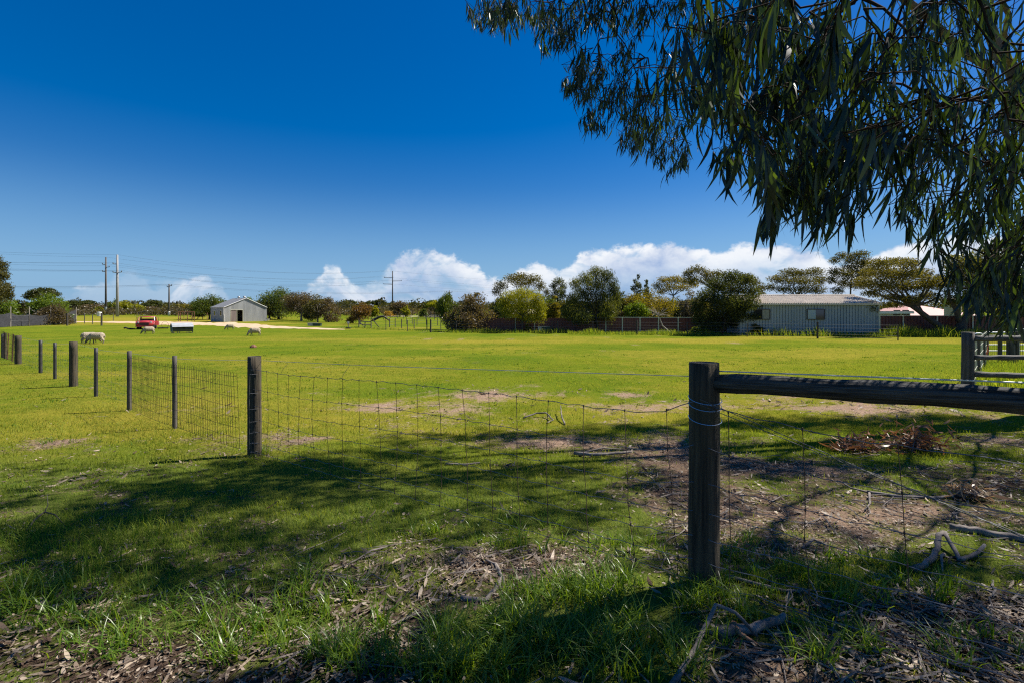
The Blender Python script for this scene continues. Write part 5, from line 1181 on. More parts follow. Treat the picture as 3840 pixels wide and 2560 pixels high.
def gum_tree():
    rng = np.random.default_rng(42); O = Vector((9.4, 7.8, float(gz(9.4, 7.8))))
    R = thing('eucalyptus', 'big gum tree overhead with long drooping leaves filling the upper right', 'tree', O)
    o = np.array(O)
    P = []; PA = []; RM = []; LI = []; nl = [0]
    def limb(pts, r0, r1, parent=-1, sub=5):
        pts = [np.array(p, float) for p in pts]; nl[0] += 1; last = parent; tot = (len(pts) - 1) * sub; i = 0
        for a, b in zip(pts[:-1], pts[1:]):
            for k in range(sub):
                if i == 0 and parent >= 0: i += 1; continue
                s = k / sub; P.append(a * (1 - s) + b * s + rng.normal(size=3) * .03 * (i > 0)); PA.append(last); RM.append(r0 + (r1 - r0) * i / tot); LI.append(nl[0]); last = len(P) - 1; i += 1
        P.append(pts[-1]); PA.append(last); RM.append(r1); LI.append(nl[0]); return last
    limb([(9.4, 7.8, -.5), (9.38, 7.8, 1.2), (9.35, 8.0, 2.8), (9.3, 8.4, 4.0)], .34, .24)
    def at(p): return int(np.argmin(np.sum((np.array(P) - np.array(p)) ** 2, 1)))
    A0 = (9.3, 8.4, 4.0)
    limb([A0, (8.0, 8.2, 5.6), (6.2, 8.0, 6.9), (4.4, 7.2, 6.8), (2.9, 7.2, 7.0), (1.8, 6.9, 6.5), (.9, 6.9, 6.2)], .075, .016, at(A0))
    limb([A0, (8.2, 7.0, 5.0), (6.6, 5.9, 5.5), (5.4, 4.6, 5.0), (4.2, 3.9, 4.9), (3.0, 3.2, 4.1), (2.0, 2.9, 3.6)], .036, .010, at(A0))
    limb([(9.35, 8.0, 2.8), (8.0, 6.8, 3.2), (6.3, 5.2, 2.9), (4.9, 4.2, 3.0), (3.7, 3.2, 2.6)], .026, .009, at((9.35, 8.0, 2.8)))
    limb([A0, (8.9, 8.6, 5.8), (8.4, 9.0, 7.6), (7.4, 9.2, 8.8), (6.0, 8.8, 9.4)], .13, .03, at(A0))
    limb([(8.9, 8.6, 5.8), (7.4, 7.4, 6.6), (5.6, 6.6, 7.5), (4.2, 5.4, 7.1), (2.4, 5.2, 7.0)], .040, .012, at((8.9, 8.6, 5.8)))
    limb([(8.4, 9.0, 7.6), (9.6, 10.4, 8.4), (10.6, 11.4, 9.0)], .11, .03, at((8.4, 9.0, 7.6)))
    limb([(8.2, 7.0, 5.0), (7.7, 5.4, 5.6), (6.6, 4.0, 6.2), (5.6, 3.2, 5.8), (4.4, 2.8, 6.0)], .028, .010, at((8.2, 7.0, 5.0)))
    # foliage regions, each as (px, py, rx, ry, weight) with a depth range: where sprays of leaves hang
    regs = []
    for cx, cy, rx, ry, w in [(1830, 55, 70, 40, .7), (1930, 60, 110, 55, 1.2), (2080, 130, 85, 70, 1), (2200, 50, 160, 60, 1.2), (2350, 60, 150, 70, 1), (2150, 290, 60, 80, .8), (2250, 300, 110, 80, 1.2), (2215, 450, 50, 55, .5),
                              (2380, 400, 100, 100, 1.2), (2365, 530, 50, 40, .4), (2460, 500, 80, 100, 1.1), (2515, 590, 45, 50, .5), (2440, 210, 110, 70, .5), (2560, 70, 150, 80, 1.2), (2570, 420, 60, 120, .5), (2300, 210, 140, 30, .3)]:
        regs.append((cx, cy, rx, ry, w * 29, 5.6, 7.6, (.13, .22)))
    for cx, cy, rx, ry, w in [(2640, 180, 120, 170, 1.2), (2650, 420, 60, 140, .7), (2735, 500, 50, 110, .7), (2860, 130, 220, 130, 1.6), (2800, 330, 110, 110, 1), (2950, 360, 120, 150, 1.5), (2895, 690, 45, 140, 1.2), (2990, 650, 80, 160, 1.5),
                              (3075, 640, 65, 170, 1.4), (3150, 560, 70, 170, 1.3), (3100, 230, 190, 170, 1.6), (3220, 540, 50, 90, .5), (2950, 60, 260, 90, 1)]:
        regs.append((cx, cy, rx, ry, w * 13, 1.85, 3.0, (.13, .23)))
    for cx, cy, rx, ry, w in [(3400, 150, 150, 170, 1.4), (3600, 120, 220, 130, 1.6), (3500, 420, 140, 170, 1.3), (3370, 500, 70, 120, .7), (3345, 690, 55, 80, .6), (3450, 720, 90, 90, .8), (3470, 880, 50, 50, .5), (3540, 820, 60, 60, .4), (3700, 430, 130, 220, 1.5),
                              (3750, 780, 90, 180, 1.2), (3640, 900, 70, 80, .5), (3780, 960, 60, 140, 1.0), (3700, 1030, 45, 70, .5), (3830, 600, 80, 400, 1.0), (3620, 640, 90, 90, .5), (3730, 1090, 55, 70, .8), (3805, 1120, 45, 80, .9), (3650, 1050, 35, 60, .45)]:
        regs.append((cx, cy, rx, ry, w * 15.5, 1.9, 3.2, (.10, .175)))
    # keep-out outline: sky that is clear in the photograph (leaves hang about a hand below their twig)
    ends = []; size = []; down = []
    CLEAR = [(2838, 600, 32, 120), (2450, 185, 110, 40), (3405, 330, 38, 75), (2600, 520, 26, 120), (2600, 260, 60, 40), (3285, 760, 40, 70), (3560, 640, 40, 60), (2300, 190, 70, 30), (3030, 430, 30, 60), (3640, 780, 35, 60), (2140, 215, 50, 25), (3500, 290, 40, 40), (2700, 330, 26, 60), (3590, 960, 40, 40), (3330, 620, 30, 40), (3420, 1010, 60, 40)]
    for cx, cy, rx, ry, k, y0, y1, ll in regs:
        for _ in range(int(k)):
            a = rng.uniform(0, 6.283); q = math.sqrt(rng.random()); px, py = cx + rx * q * math.cos(a), cy + ry * q * math.sin(a); y = rng.uniform(y0, y1)
            if any(((px - gx) / gw) ** 2 + ((py + 30 - gy) / gh) ** 2 < 1 for gx, gy, gw, gh in CLEAR): continue
            ends.append(np.array(W(px, py - .045 * F / y, y))); size.append(ll); down.append(1)
    # sprays of the upper crown, outside the picture, that shade the ground
    SHADE = [(80, 2030, 260, 75, 1), (420, 1930, 300, 55, 1), (800, 1850, 300, 50, 1), (1150, 1760, 300, 40, 1), (1500, 1690, 250, 30, .9), (1950, 1640, 400, 18, 1), (2350, 1610, 250, 20, .8),
             (300, 2140, 400, 55, .9), (900, 2010, 330, 45, .85), (1350, 1880, 250, 40, .75), (1700, 1790, 250, 30, .85), (2050, 1760, 250, 35, .85), (2300, 1860, 150, 50, .6), (1000, 2080, 400, 35, .75), (1500, 1960, 250, 30, .5),
             (1250, 2180, 300, 50, .9), (700, 2210, 400, 45, .9), (1300, 2330, 160, 50, .6), (250, 2230, 250, 40, .75), (1800, 2530, 300, 40, .5), (1400, 2520, 160, 40, .4), (2500, 2430, 180, 100, .6),
             (2900, 1590, 300, 22, 1), (3400, 1585, 400, 22, 1), (2900, 1740, 260, 35, 1), (3300, 1740, 420, 26, .9), (3700, 1720, 200, 30, .7), (3000, 1800, 250, 25, .6), (3050, 2160, 330, 60, .9), (3500, 2150, 300, 70, .85), (2950, 2330, 300, 100, 1),
             (3450, 2350, 400, 120, 1), (3700, 2500, 250, 80, 1), (3000, 2500, 300, 60, .85), (2550, 2080, 140, 80, .7), (2600, 1700, 150, 40, .7), (3200, 1660, 500, 30, .6), (3600, 1800, 250, 40, .6), (2800, 2060, 200, 40, .8), (3750, 2080, 150, 60, .7), (3200, 2060, 200, 25, .6)]
    GAP = [(1980, 2170, 380, 85), (300, 2480, 420, 60), (3250, 1935, 480, 62), (2480, 1960, 130, 90), (3600, 2030, 260, 60), (1250, 1930, 260, 25), (1900, 1715, 250, 18), (3000, 1640, 350, 16), (2000, 2290, 240, 40), (800, 1980, 240, 18), (1550, 1990, 200, 25), (2850, 1860, 180, 25), (3050, 2070, 130, 30), (1100, 2440, 120, 40), (1500, 1680, 250, 10)]
    ct = np.array([math.tan(math.pi / 2 - SUN_EL) * math.sin(SUN_AZ), math.tan(math.pi / 2 - SUN_EL) * math.cos(SUN_AZ)])
    cand = np.stack([rng.uniform(-1, 1, 11000), 1.75 + 6.9 * rng.random(11000) ** .7], 1); cand[:, 0] *= cand[:, 1] * 1.12 + .6
    qx, qy = proj(cand[:, 0], cand[:, 1], gz(cand[:, 0], cand[:, 1])); qy = np.minimum(qy, 2620); den = np.zeros(len(cand))
    for cx, cy, rx, ry, w in SHADE: den = np.maximum(den, w * np.exp(-(((qx - cx) / rx) ** 2 + ((qy - cy) / ry) ** 2) ** 1.5 * .7))
    yb = np.interp(qx, [-200, 0, 490, 980, 1150, 1500, 1950, 2500, 3900], [1960, 1930, 1860, 1785, 1740, 1675, 1632, 1600, 1572])
    den = np.maximum(den, .52 * sstep(-12, 26, qy - yb) * sstep(.30, .62, fbm(cand[:, 0] * 1.5, cand[:, 1] * 1.5, 91, 3)))
    for cx, cy, rx, ry in GAP: den *= 1 - .9 * np.exp(-(((qx - cx) / rx) ** 2 + ((qy - cy) / ry) ** 2) ** 2)
    for (gx, gy), dn in zip(cand, den):
        if rng.random() > dn * (.50 + .55 * float(sstep(.55, .9, dn)) + .15 * (gx > .8)) * min(1, gy / 4 + .35): continue
        g0 = float(gz(gx, gy)); z = max(4.4, (1.9 + .68 * gy) / .77) + rng.uniform(0, 1.1)
        p = np.array([gx + ct[0] * (z - g0), gy + ct[1] * (z - g0), z])
        if (p[2] - EYE) / p[1] < .69 and abs(p[0] / p[1]) < 1.1: continue
        ends.append(p); size.append((.15, .24)); down.append(0)
    ends = np.array(ends); n = len(ends); down = np.array(down)
    outw = rng.normal(size=(n, 3)); outw[:, 2] = -.15 + .3 * rng.normal(size=n); outw[:, 0] -= .55; outw /= np.linalg.norm(outw, axis=1)[:, None]
    tl = np.where(down == 1, rng.uniform(.16, .34, n), rng.uniform(.18, .34, n)); starts = ends - outw * tl[:, None] + np.array([0, 0, .06])
    # join every spray to the nearest branch, growing the tree outward
    d0 = np.array([np.min(np.sum((np.array(P) - s) ** 2, 1)) for s in starts]); order = np.argsort(d0); cap = len(P) + n * 14
    A = np.zeros((cap, 3)); m = len(P); A[:m] = np.array(P); tipn = {}
    for i in order:
        s = starts[i]; dd = np.sqrt(np.sum((A[:m] - s) ** 2, 1)) + .5 * np.maximum(0, s[2] - A[:m, 2]); j = int(np.argmin(dd)); D = np.linalg.norm(A[j] - s); k = max(1, min(9, int(D / .16))); base = A[j].copy(); wob = rng.normal(size=3) * .10 * D; last = j
        for q in list(range(1, k + 1)):
            u_ = q / k; p = base * (1 - u_) + s * u_ + wob * math.sin(u_ * math.pi) + np.array([0, 0, .10 * D * math.sin(u_ * math.pi)]) + (rng.normal(size=3) * .012 if q < k else 0)
            A[m] = p; PA.append(last); RM.append(0); last = m; m += 1
        for q in (.5, 1.0):
            A[m] = s + outw[i] * tl[i] * q + np.array([0, 0, -.5 * tl[i] * q * q]); PA.append(last); RM.append(0); last = m; m += 1
    A = A[:m]; PA = np.array(PA); RM = np.array(RM); cnt = np.ones(m)
    for i in range(m - 1, -1, -1):
        if PA[i] >= 0: cnt[PA[i]] += cnt[i]
    rad = np.maximum(np.minimum(.0015 * cnt ** .36, .014), RM)
    ii = np.where(PA >= 0)[0]; a = A[PA[ii]]; b = A[ii]; t = b - a; t /= np.linalg.norm(t, axis=1)[:, None] + 1e-9
    ref = np.where(np.abs(t[:, 2:3]) < .9, np.array([[0, 0, 1.]]), np.array([[1., 0, 0]])); x = np.cross(t, ref); x /= np.linalg.norm(x, axis=1)[:, None]; y = np.cross(t, x)
    def tubes(sel, sides, ra=None):
        w = np.arange(sides) * 2 * math.pi / sides; ring = x[sel][:, None, :] * np.cos(w)[None, :, None] + y[sel][:, None, :] * np.sin(w)[None, :, None]
        r0 = rad[PA[ii[sel]]]; r1 = rad[ii[sel]]; r0 = np.minimum(r0, r1 * 1.6)
        v = np.concatenate([a[sel][:, None, :] + ring * r0[:, None, None], b[sel][:, None, :] + ring * r1[:, None, None]], 1) - o
        nn = len(r0); base = (np.arange(nn) * 2 * sides)[:, None, None]; k = np.arange(sides); q = np.stack([k, (k + 1) % sides, (k + 1) % sides + sides, k + sides], -1)[None] + base
        return v.reshape(-1, 3), q.reshape(-1, 4)
    LI = np.array(LI + [0] * (m - len(LI)))
    for k in range(1, nl[0] + 1):
        v, q = tubes(np.where(LI[ii] == k)[0], 14 if k == 1 else 9); nm = 'trunk' if k == 1 else 'limb'; link(nm, np_mesh(nm, v, q, M['gum_bark'], smooth=True), R)
    v, q = tubes(np.where(RM[ii] == 0)[0], 4); tag(link('twigs', np_mesh('twigs', v, q, M['twig']), R), kind='stuff')
    # leaves
    B, Dv, Sd, Ls, Ws, Bd, Vis = [], [], [], [], [], [], []
    for i in range(n):
        k = int(rng.integers(10, 17)) if down[i] else int(rng.integers(11, 17)); tt = np.sort(rng.uniform(.0, 1.05, k)); s = starts[i]; l = tl[i]
        p = s + outw[i] * (l * tt)[:, None] + np.stack([tt * 0, tt * 0, -.5 * l * tt * tt], 1)
        d = rng.normal(size=(k, 3)) * (.25 if down[i] else .6) + outw[i] * .30; d[:, 2] -= 1.6 if down[i] else .7; d /= np.linalg.norm(d, axis=1)[:, None]
        sd = np.cross(d, rng.normal(size=(k, 3))); sd /= np.linalg.norm(sd, axis=1)[:, None] + 1e-9
        L_ = rng.uniform(size[i][0], size[i][1], k); B.append(p + d * .012); Dv.append(d); Sd.append(sd); Ls.append(L_); Ws.append(L_ * rng.uniform(.062, .115, k) * (1 if down[i] else 1.25)); Bd.append(rng.uniform(-.45, .45, k)); Vis.append(np.full(k, down[i]))
    B, Dv, Sd, Ls, Ws, Bd, Vis = [np.concatenate(z) for z in (B, Dv, Sd, Ls, Ws, Bd, Vis)]
    lm = leaf_mat('gum leaf', (.010, .017, .008), (.085, .115, .024), .30, .045, (1.9, 2.1, .4), .38)
    # the three hundred leaves that show largest are leaves of their own, made from six shapes
    px, py = proj(B[:, 0], B[:, 1], B[:, 2]); ex, ey = proj(*(B + Dv * Ls[:, None]).T); shown = np.hypot(ex - px, ey - py) * (Vis == 1) * (B[:, 1] > 1.2) * (px > 0) * (px < 3830) * (ey > 20) * (ey < 2500)
    top = np.argsort(-shown)[:300]; shapes = []
    for k in range(6):
        v, q = leaf_batch(np.zeros((1, 3)), np.array([[0, 0, -1.]]), np.array([[1., 0, 0]]), np.ones(1), np.array([.13]), np.array([-.42 + .168 * k])); shapes.append(np_mesh('leaf', v, q, lm, np.full(len(q), (.02, .10, .0, .45, .05, .2)[k]), True))
    for i in top:
        d, s_ = Vector(Dv[i]), Vector(Sd[i]); nz = -d; ny = nz.cross(s_); mx = Matrix((s_, ny, nz)).transposed().to_4x4(); L_ = float(Ls[i]); k = int(np.clip(round((Bd[i] + .42) / .168), 0, 5))
        ob = link('leaf', shapes[k], R); ob.matrix_local = Matrix.Translation(Vector(B[i] - o)) @ mx @ Matrix.Diagonal((L_ * float(Ws[i] / Ls[i]) / .13, L_, L_, 1))
    rest = np.ones(len(B), bool); rest[top] = False
    v1, q1 = leaf_batch(B[rest & (Vis == 1)] - o, Dv[rest & (Vis == 1)], Sd[rest & (Vis == 1)], Ls[rest & (Vis == 1)], Ws[rest & (Vis == 1)], Bd[rest & (Vis == 1)])
    s2 = Vis == 0; v2, q2 = leaf_batch(B[s2] - o, Dv[s2], Sd[s2], Ls[s2], Ws[s2], Bd[s2], 4)
    tint = np.concatenate([np.repeat(rng.random(len(q1) // 5) ** 3.5, 5), np.repeat(rng.random(len(q2) // 3) ** 3, 3)])
    tag(link('foliage', np_mesh('foliage', np.concatenate([v1, v2]), np.concatenate([q1, q2 + len(v1)]), lm, tint, True), R), kind='stuff')
gum_tree()

# ------------------------------------------------------------------ grass, litter, weeds
def blades(x, y, h, w, lean, rng, az=None, segs=3, z=None):
    n = len(x); z = gz(x, y) - .004 if z is None else z
    az = rng.uniform(0, 2 * math.pi, n) if az is None else az; wa = az + math.pi / 2 + rng.normal(size=n) * .5
    ts = np.linspace(0, 1, segs + 1); ws = 1 - ts ** 1.7 * .93
    ld = np.stack([np.cos(az), np.sin(az), 0 * az], 1); wd = np.stack([np.cos(wa), np.sin(wa), 0 * wa], 1); base = np.stack([x, y, z], 1)
    c = base[:, None, :] + ld[:, None, :] * ((ts ** 1.8)[None, :] * (h * lean)[:, None])[:, :, None]; c[:, :, 2] += h[:, None] * (ts[None, :] - .35 * (lean[:, None] * ts[None, :] ** 2.2))
    e = wd[:, None, :] * (ws[None, :] * (w / 2)[:, None])[:, :, None]
    v = np.stack([c - e, c + e], 2).reshape(-1, 3); o = (np.arange(n) * (segs + 1) * 2)[:, None, None] + (np.arange(segs) * 2)[None, :, None]
    return v, (o + np.array([0, 1, 3, 2])[None, None, :]).reshape(-1, 4)
def scatter(n, y0, y1, rng, power=1.0, margin=1.2):
    t = rng.random(n); y = y0 + (y1 - y0) * t ** power; x = rng.uniform(-1, 1, n) * (y * 1.08 + margin); return x, y
GR = leaf_mat('grass blades', (.085, .175, .018), (.300, .330, .052), .52, .006, (1.3, 1.2, .35), .6)
GF = leaf_mat('far grass blades', (.150, .200, .022), (.310, .335, .060), .50, .0, (1.3, 1.2, .4), .6)
GL = leaf_mat('lush grass', (.075, .165, .014), (.190, .275, .028), .54, .03, (1.4, 1.25, .4), .35)
def clumpy(x, y, f, s): return fbm(x * f, y * f, s, 3)
def grass():
    rng = np.random.default_rng(11); parts = []; tints = []; off = 0
    def add(x, y, h, w, lean, segs, ti):
        nonlocal off
        v, q = blades(x, y, h, w, lean, rng, segs=segs); parts.append((v, q + off)); off += len(v); tints.append(np.repeat(np.clip(ti + rng.normal(size=len(x)) * .32, 0, 1), segs))
    def tone(x, y): return np.clip(.36 + (fbm(x * .5, y * .5, 51) - .5) * 1.5 + .32 * sstep(5, 12, y), 0, 1)
    # close turf
    x, y = scatter(80000, 1.6, 4.6, rng, .8); c = cover(x, y); k = rng.random(len(x)) < np.clip((c - .30) * 1.7, .02, 1); x, y, c = x[k], y[k], c[k]
    px, py = proj(x, y, gz(x, y)); tall = np.exp(-((px - 500) / 800) ** 2 - ((py - 2070) / 170) ** 2)
    h = (.022 + .035 * rng.random(len(x)) + .10 * tall * rng.random(len(x))) * (.6 + .8 * clumpy(x, y, 3, 61)); add(x, y, h, rng.uniform(.0025, .0050, len(x)), rng.uniform(.1, 1.0, len(x)), 3, tone(x, y) - .08)
    # low weeds and ranker clumps through the grazed turf
    cx_, cy_ = scatter(900, 6, 30, rng, .8, 2); k = clumpy(cx_, cy_, .3, 66) > .42; cx_, cy_ = cx_[k], cy_[k]; nb = rng.integers(8, 22, len(cx_)); sx = np.repeat(cx_, nb); sy = np.repeat(cy_, nb); rr_ = np.repeat(rng.uniform(.03, .16, len(cx_)), nb)
    sx = sx + rng.normal(size=len(sx)) * rr_ * 1.4; sy = sy + rng.normal(size=len(sy)) * rr_
    add(sx, sy, rng.uniform(.025, .085, len(sx)), .006 + .0008 * sy, rng.uniform(.3, 1.2, len(sx)), 2, np.full(len(sx), .02))
    nearp = [list(parts), list(tints)]; parts.clear(); tints.clear(); off = 0
    x, y = scatter(95000, 4.6, 9.5, rng, .85); c = cover(x, y); k = rng.random(len(x)) < np.clip((c - .33) * 1.8, .01, 1); x, y = x[k], y[k]
    add(x, y, (.025 + .045 * rng.random(len(x))) * (.55 + .9 * clumpy(x, y, 2, 62)), rng.uniform(.004, .007, len(x)), rng.uniform(.1, .9, len(x)), 2, tone(x, y))
    x, y = scatter(110000, 9.5, 20, rng, .9, 2); c = cover(x, y); k = rng.random(len(x)) < np.clip((c - .35) * 1.7, .01, 1); x, y = x[k], y[k]
    add(x, y, (.018 + .032 * rng.random(len(x))) * (.5 + clumpy(x, y, 1.2, 63)), rng.uniform(.008, .014, len(x)), rng.uniform(.1, .8, len(x)), 1, tone(x, y))
    x, y = scatter(60000, 20, 48, rng, .9, 3); k = (clumpy(x, y, .6, 64) > .40) & ((x > -1.05 * y + 0)); x, y = x[k], y[k]
    add(x, y, (.018 + .028 * rng.random(len(x))) * (.5 + clumpy(x, y, .8, 65)), rng.uniform(.018, .034, len(x)), rng.uniform(.1, .8, len(x)), 1, tone(x, y) + .1)
    for (pp, tt), gm_, lab in ((nearp, GR, 'short green grass of the near paddock'), ((parts, tints), GF, 'short yellow green grass of the open paddock')):
        tag(link('grass', np_mesh('grass', np.concatenate([p[0] for p in pp]), np.concatenate([p[1] for p in pp]), gm_, np.concatenate(tt))), lab, 'grass', kind='stuff')
    # lush broad bladed tufts of the foreground
    tx, ty = [], []
    T_ = [(700, 2430, 500, 90, 34), (1000, 2320, 350, 60, 16), (250, 2330, 260, 60, 12), (1650, 2450, 500, 110, 95), (2100, 2330, 330, 140, 80), (2250, 2200, 190, 60, 36), (2400, 2480, 250, 90, 30), (1150, 2200, 300, 60, 14), (500, 2250, 400, 50, 12), (100, 2230, 150, 60, 10), (2900, 2250, 320, 90, 18), (3300, 2200, 300, 80, 18), (3000, 2450, 400, 90, 14), (3700, 2420, 200, 100, 8),
          (2250, 2080, 250, 50, 14), (1850, 2010, 400, 50, 14), (2600, 2280, 90, 40, 12), (2750, 2060, 120, 50, 8), (960, 1700, 60, 10, 8), (250, 1660, 200, 14, 4), (2640, 2240, 60, 14, 8), (3150, 2120, 250, 30, 12)]
    for cx, cy, rx, ry, k in T_:
        for _ in range(k):
            a = rng.uniform(0, 6.283); q = math.sqrt(rng.random()); g = G(cx + rx * q * math.cos(a), min(2640, cy + ry * q * math.sin(a))); tx.append(g.x); ty.append(g.y)
    tx, ty = np.array(tx), np.array(ty); nb = rng.integers(9, 24, len(tx)); sx = np.repeat(tx, nb) + rng.normal(size=nb.sum()) * .03; sy = np.repeat(ty, nb) + rng.normal(size=nb.sum()) * .03; hh = np.repeat(rng.uniform(.06, .19, len(tx)), nb) * rng.uniform(.5, 1.2, nb.sum())
    v, q = blades(sx, sy, hh, rng.uniform(.004, .009, len(sx)), rng.uniform(.2, 1.3, len(sx)), rng, segs=4)
    tag(link('grass_tufts', np_mesh('grass_tufts', v, q, GL, np.repeat(rng.random(len(sx)), 4), True)), 'taller lush grass tufts of the shaded foreground', 'grass', kind='stuff')
    # rank weeds along the far right fence and in the yard
    ps = []
    for i in range(13000):
        px = rng.uniform(2130, 3850) if i > 1700 else rng.uniform(1690, 2150); f_ = (px - 2130) / 1700; y = 44.5 - 4.8 * max(0, f_) + rng.uniform(-2.6, .8) + (2.5 if px < 2130 else 0); g = gnd(px, y); k = .9 if px > 2900 else .55
        ps.append((g.x, g.y, rng.uniform(.2, 1.0) * k * (.5 + vnoise(px / 60, 3, 5))))
    for i in range(2600):
        px = rng.uniform(3665, 3900); y = rng.uniform(9.6, 16.5); g = gnd(px, y); ps.append((g.x, g.y, rng.uniform(.12, .5)))
    for i in range(900):
        px = rng.uniform(1280, 1720); py = 1229 + (px - 1280) / 400 * 18 + rng.normal() * 1.2; g = G(px, py); ps.append((g.x, g.y, rng.uniform(.1, .35)))
    for i in range(500):
        px = rng.uniform(0, 290); py = 1226 - px / 290 * 10 + rng.normal() * 1.2; g = G(px, py); ps.append((g.x, g.y, rng.uniform(.08, .3)))
    ps = np.array(ps); v, q = blades(ps[:, 0], ps[:, 1], ps[:, 2], np.where(ps[:, 1] > 20, .032, .012) * rng.uniform(.6, 1.3, len(ps)), rng.uniform(.1, .7, len(ps)), rng, segs=2)
    tag(link('weeds', np_mesh('weeds', v, q, GR, np.repeat(rng.random(len(ps)), 2))), 'rank weeds along the fences and in the yard', 'weeds', kind='stuff')
grass()
def litter():
    rng = np.random.default_rng(23); LM = leaf_mat('dry leaf litter', (.055, .032, .020), (.38, .30, .22), .12, .03, (1, .9, .7), .5)
    def lay(n, y0, y1, power, L0, L1, wr, seed):
        x, y = scatter(n, y0, y1, rng, power); c = cover(x, y); k = rng.random(len(x)) < np.clip(1.05 - c * 1.15, .015, 1); x, y = x[k], y[k]; m = len(x)
        a = rng.uniform(0, 6.283, m); d = np.stack([np.cos(a), np.sin(a), rng.normal(size=m) * .22], 1); d /= np.linalg.norm(d, axis=1)[:, None]
        up = np.stack([rng.normal(size=m) * .35, rng.normal(size=m) * .35, np.ones(m)], 1); sd = np.cross(d, up); sd /= np.linalg.norm(sd, axis=1)[:, None]; L_ = rng.uniform(L0, L1, m)
        return leaf_batch(np.stack([x, y, gz(x, y) + rng.uniform(.004, .022, m)], 1) - d * L_[:, None] / 2, d, sd, L_, L_ * rng.uniform(wr[0], wr[1], m), rng.uniform(-.25, .25, m), 4)
    V, Q, off = [], [], 0
    for a in ((15000, 1.6, 3.1, .8, .03, .105, (.10, .22), 1), (60000, 1.6, 3.6, .8, .006, .028, (.2, .6), 2), (5000, 3.1, 7.5, .9, .05, .13, (.10, .25), 3), (46000, 3.4, 8.5, .9, .012, .045, (.2, .6), 5), (4500, 7.5, 14, .9, .08, .2, (.08, .3), 4)):
        v, q = lay(*a); V.append(v); Q.append(q + off); off += len(v)
    v, q = np.concatenate(V), np.concatenate(Q); tag(link('leaf_litter', np_mesh('leaf_litter', v, q, LM, np.repeat(rng.random(len(q) // 3) ** 1.6, 3), True)), 'dry gum leaves and bark chips on the ground', 'leaf litter', kind='stuff')
    mb = MB(); rr = random.Random(6)
    for i in range(420):
        px, py = rr.uniform(1000, 3900), rr.uniform(1480, 2560)
        if i % 3: px = rr.uniform(2300, 3900)
        g = G(px, py)
        if cover(g.x, g.y) > .75 and rr.random() < .8: continue
        a = rr.uniform(0, 6.28); l = rr.uniform(.06, .28); d = Vector((math.cos(a), math.sin(a), 0)); s = Vector((-d.y, d.x, 0)); r = rr.uniform(.002, .005)
        pts = []
        for t in (-1, -.4, .2, .7, 1): q = g + d * l * t + s * rr.uniform(-.12, .12) * l; q.z = float(gz(q.x, q.y)) + .008 + rr.uniform(0, .02); pts.append(q)
        mb.tube(pts, [r, r * 1.2, r, r * .8, r * .5], 4)
    tag(mb.build('fallen_twigs', M['stick']), 'thin fallen twigs among the leaf litter', 'twigs', kind='stuff')
litter()
def stick(name, label, cat, pts, r0, r1, m='stick', lift=None, parts=()):
    P = [G(a, b) for a, b in pts]; n = len(P); o = P[0].copy(); R = thing(name, label, cat, o, group=None)
    for i, p in enumerate(P): p.z += r0 * .9 + (lift[i] if lift else 0)
    mb = MB(); fine = []
    for i in range(n - 1):
        for k in range(4): fine.append(P[i].lerp(P[i + 1], k / 4))
    fine.append(P[-1]); rng = random.Random(int(pts[0][0]))
    fine = [q - o + Vector((rng.uniform(-1, 1), rng.uniform(-1, 1), rng.uniform(-.3, .6))) * r0 * .35 for q in fine]; N_ = len(fine)
    mb.tube(fine, [(r0 + (r1 - r0) * i / (N_ - 1)) * rng.uniform(.9, 1.1) for i in range(N_)], 8); mb.build('stem', M[m], R, True)
    for pp in parts:
        Q = [G(a, b) + Vector((0, 0, r0 + h)) - o for a, b, h in pp]; mb = MB(); mb.tube(Q, [r0 * .6] + [r0 * .4] * (len(Q) - 2) + [r0 * .2], 6); mb.build('side_twig', M[m], R, True)
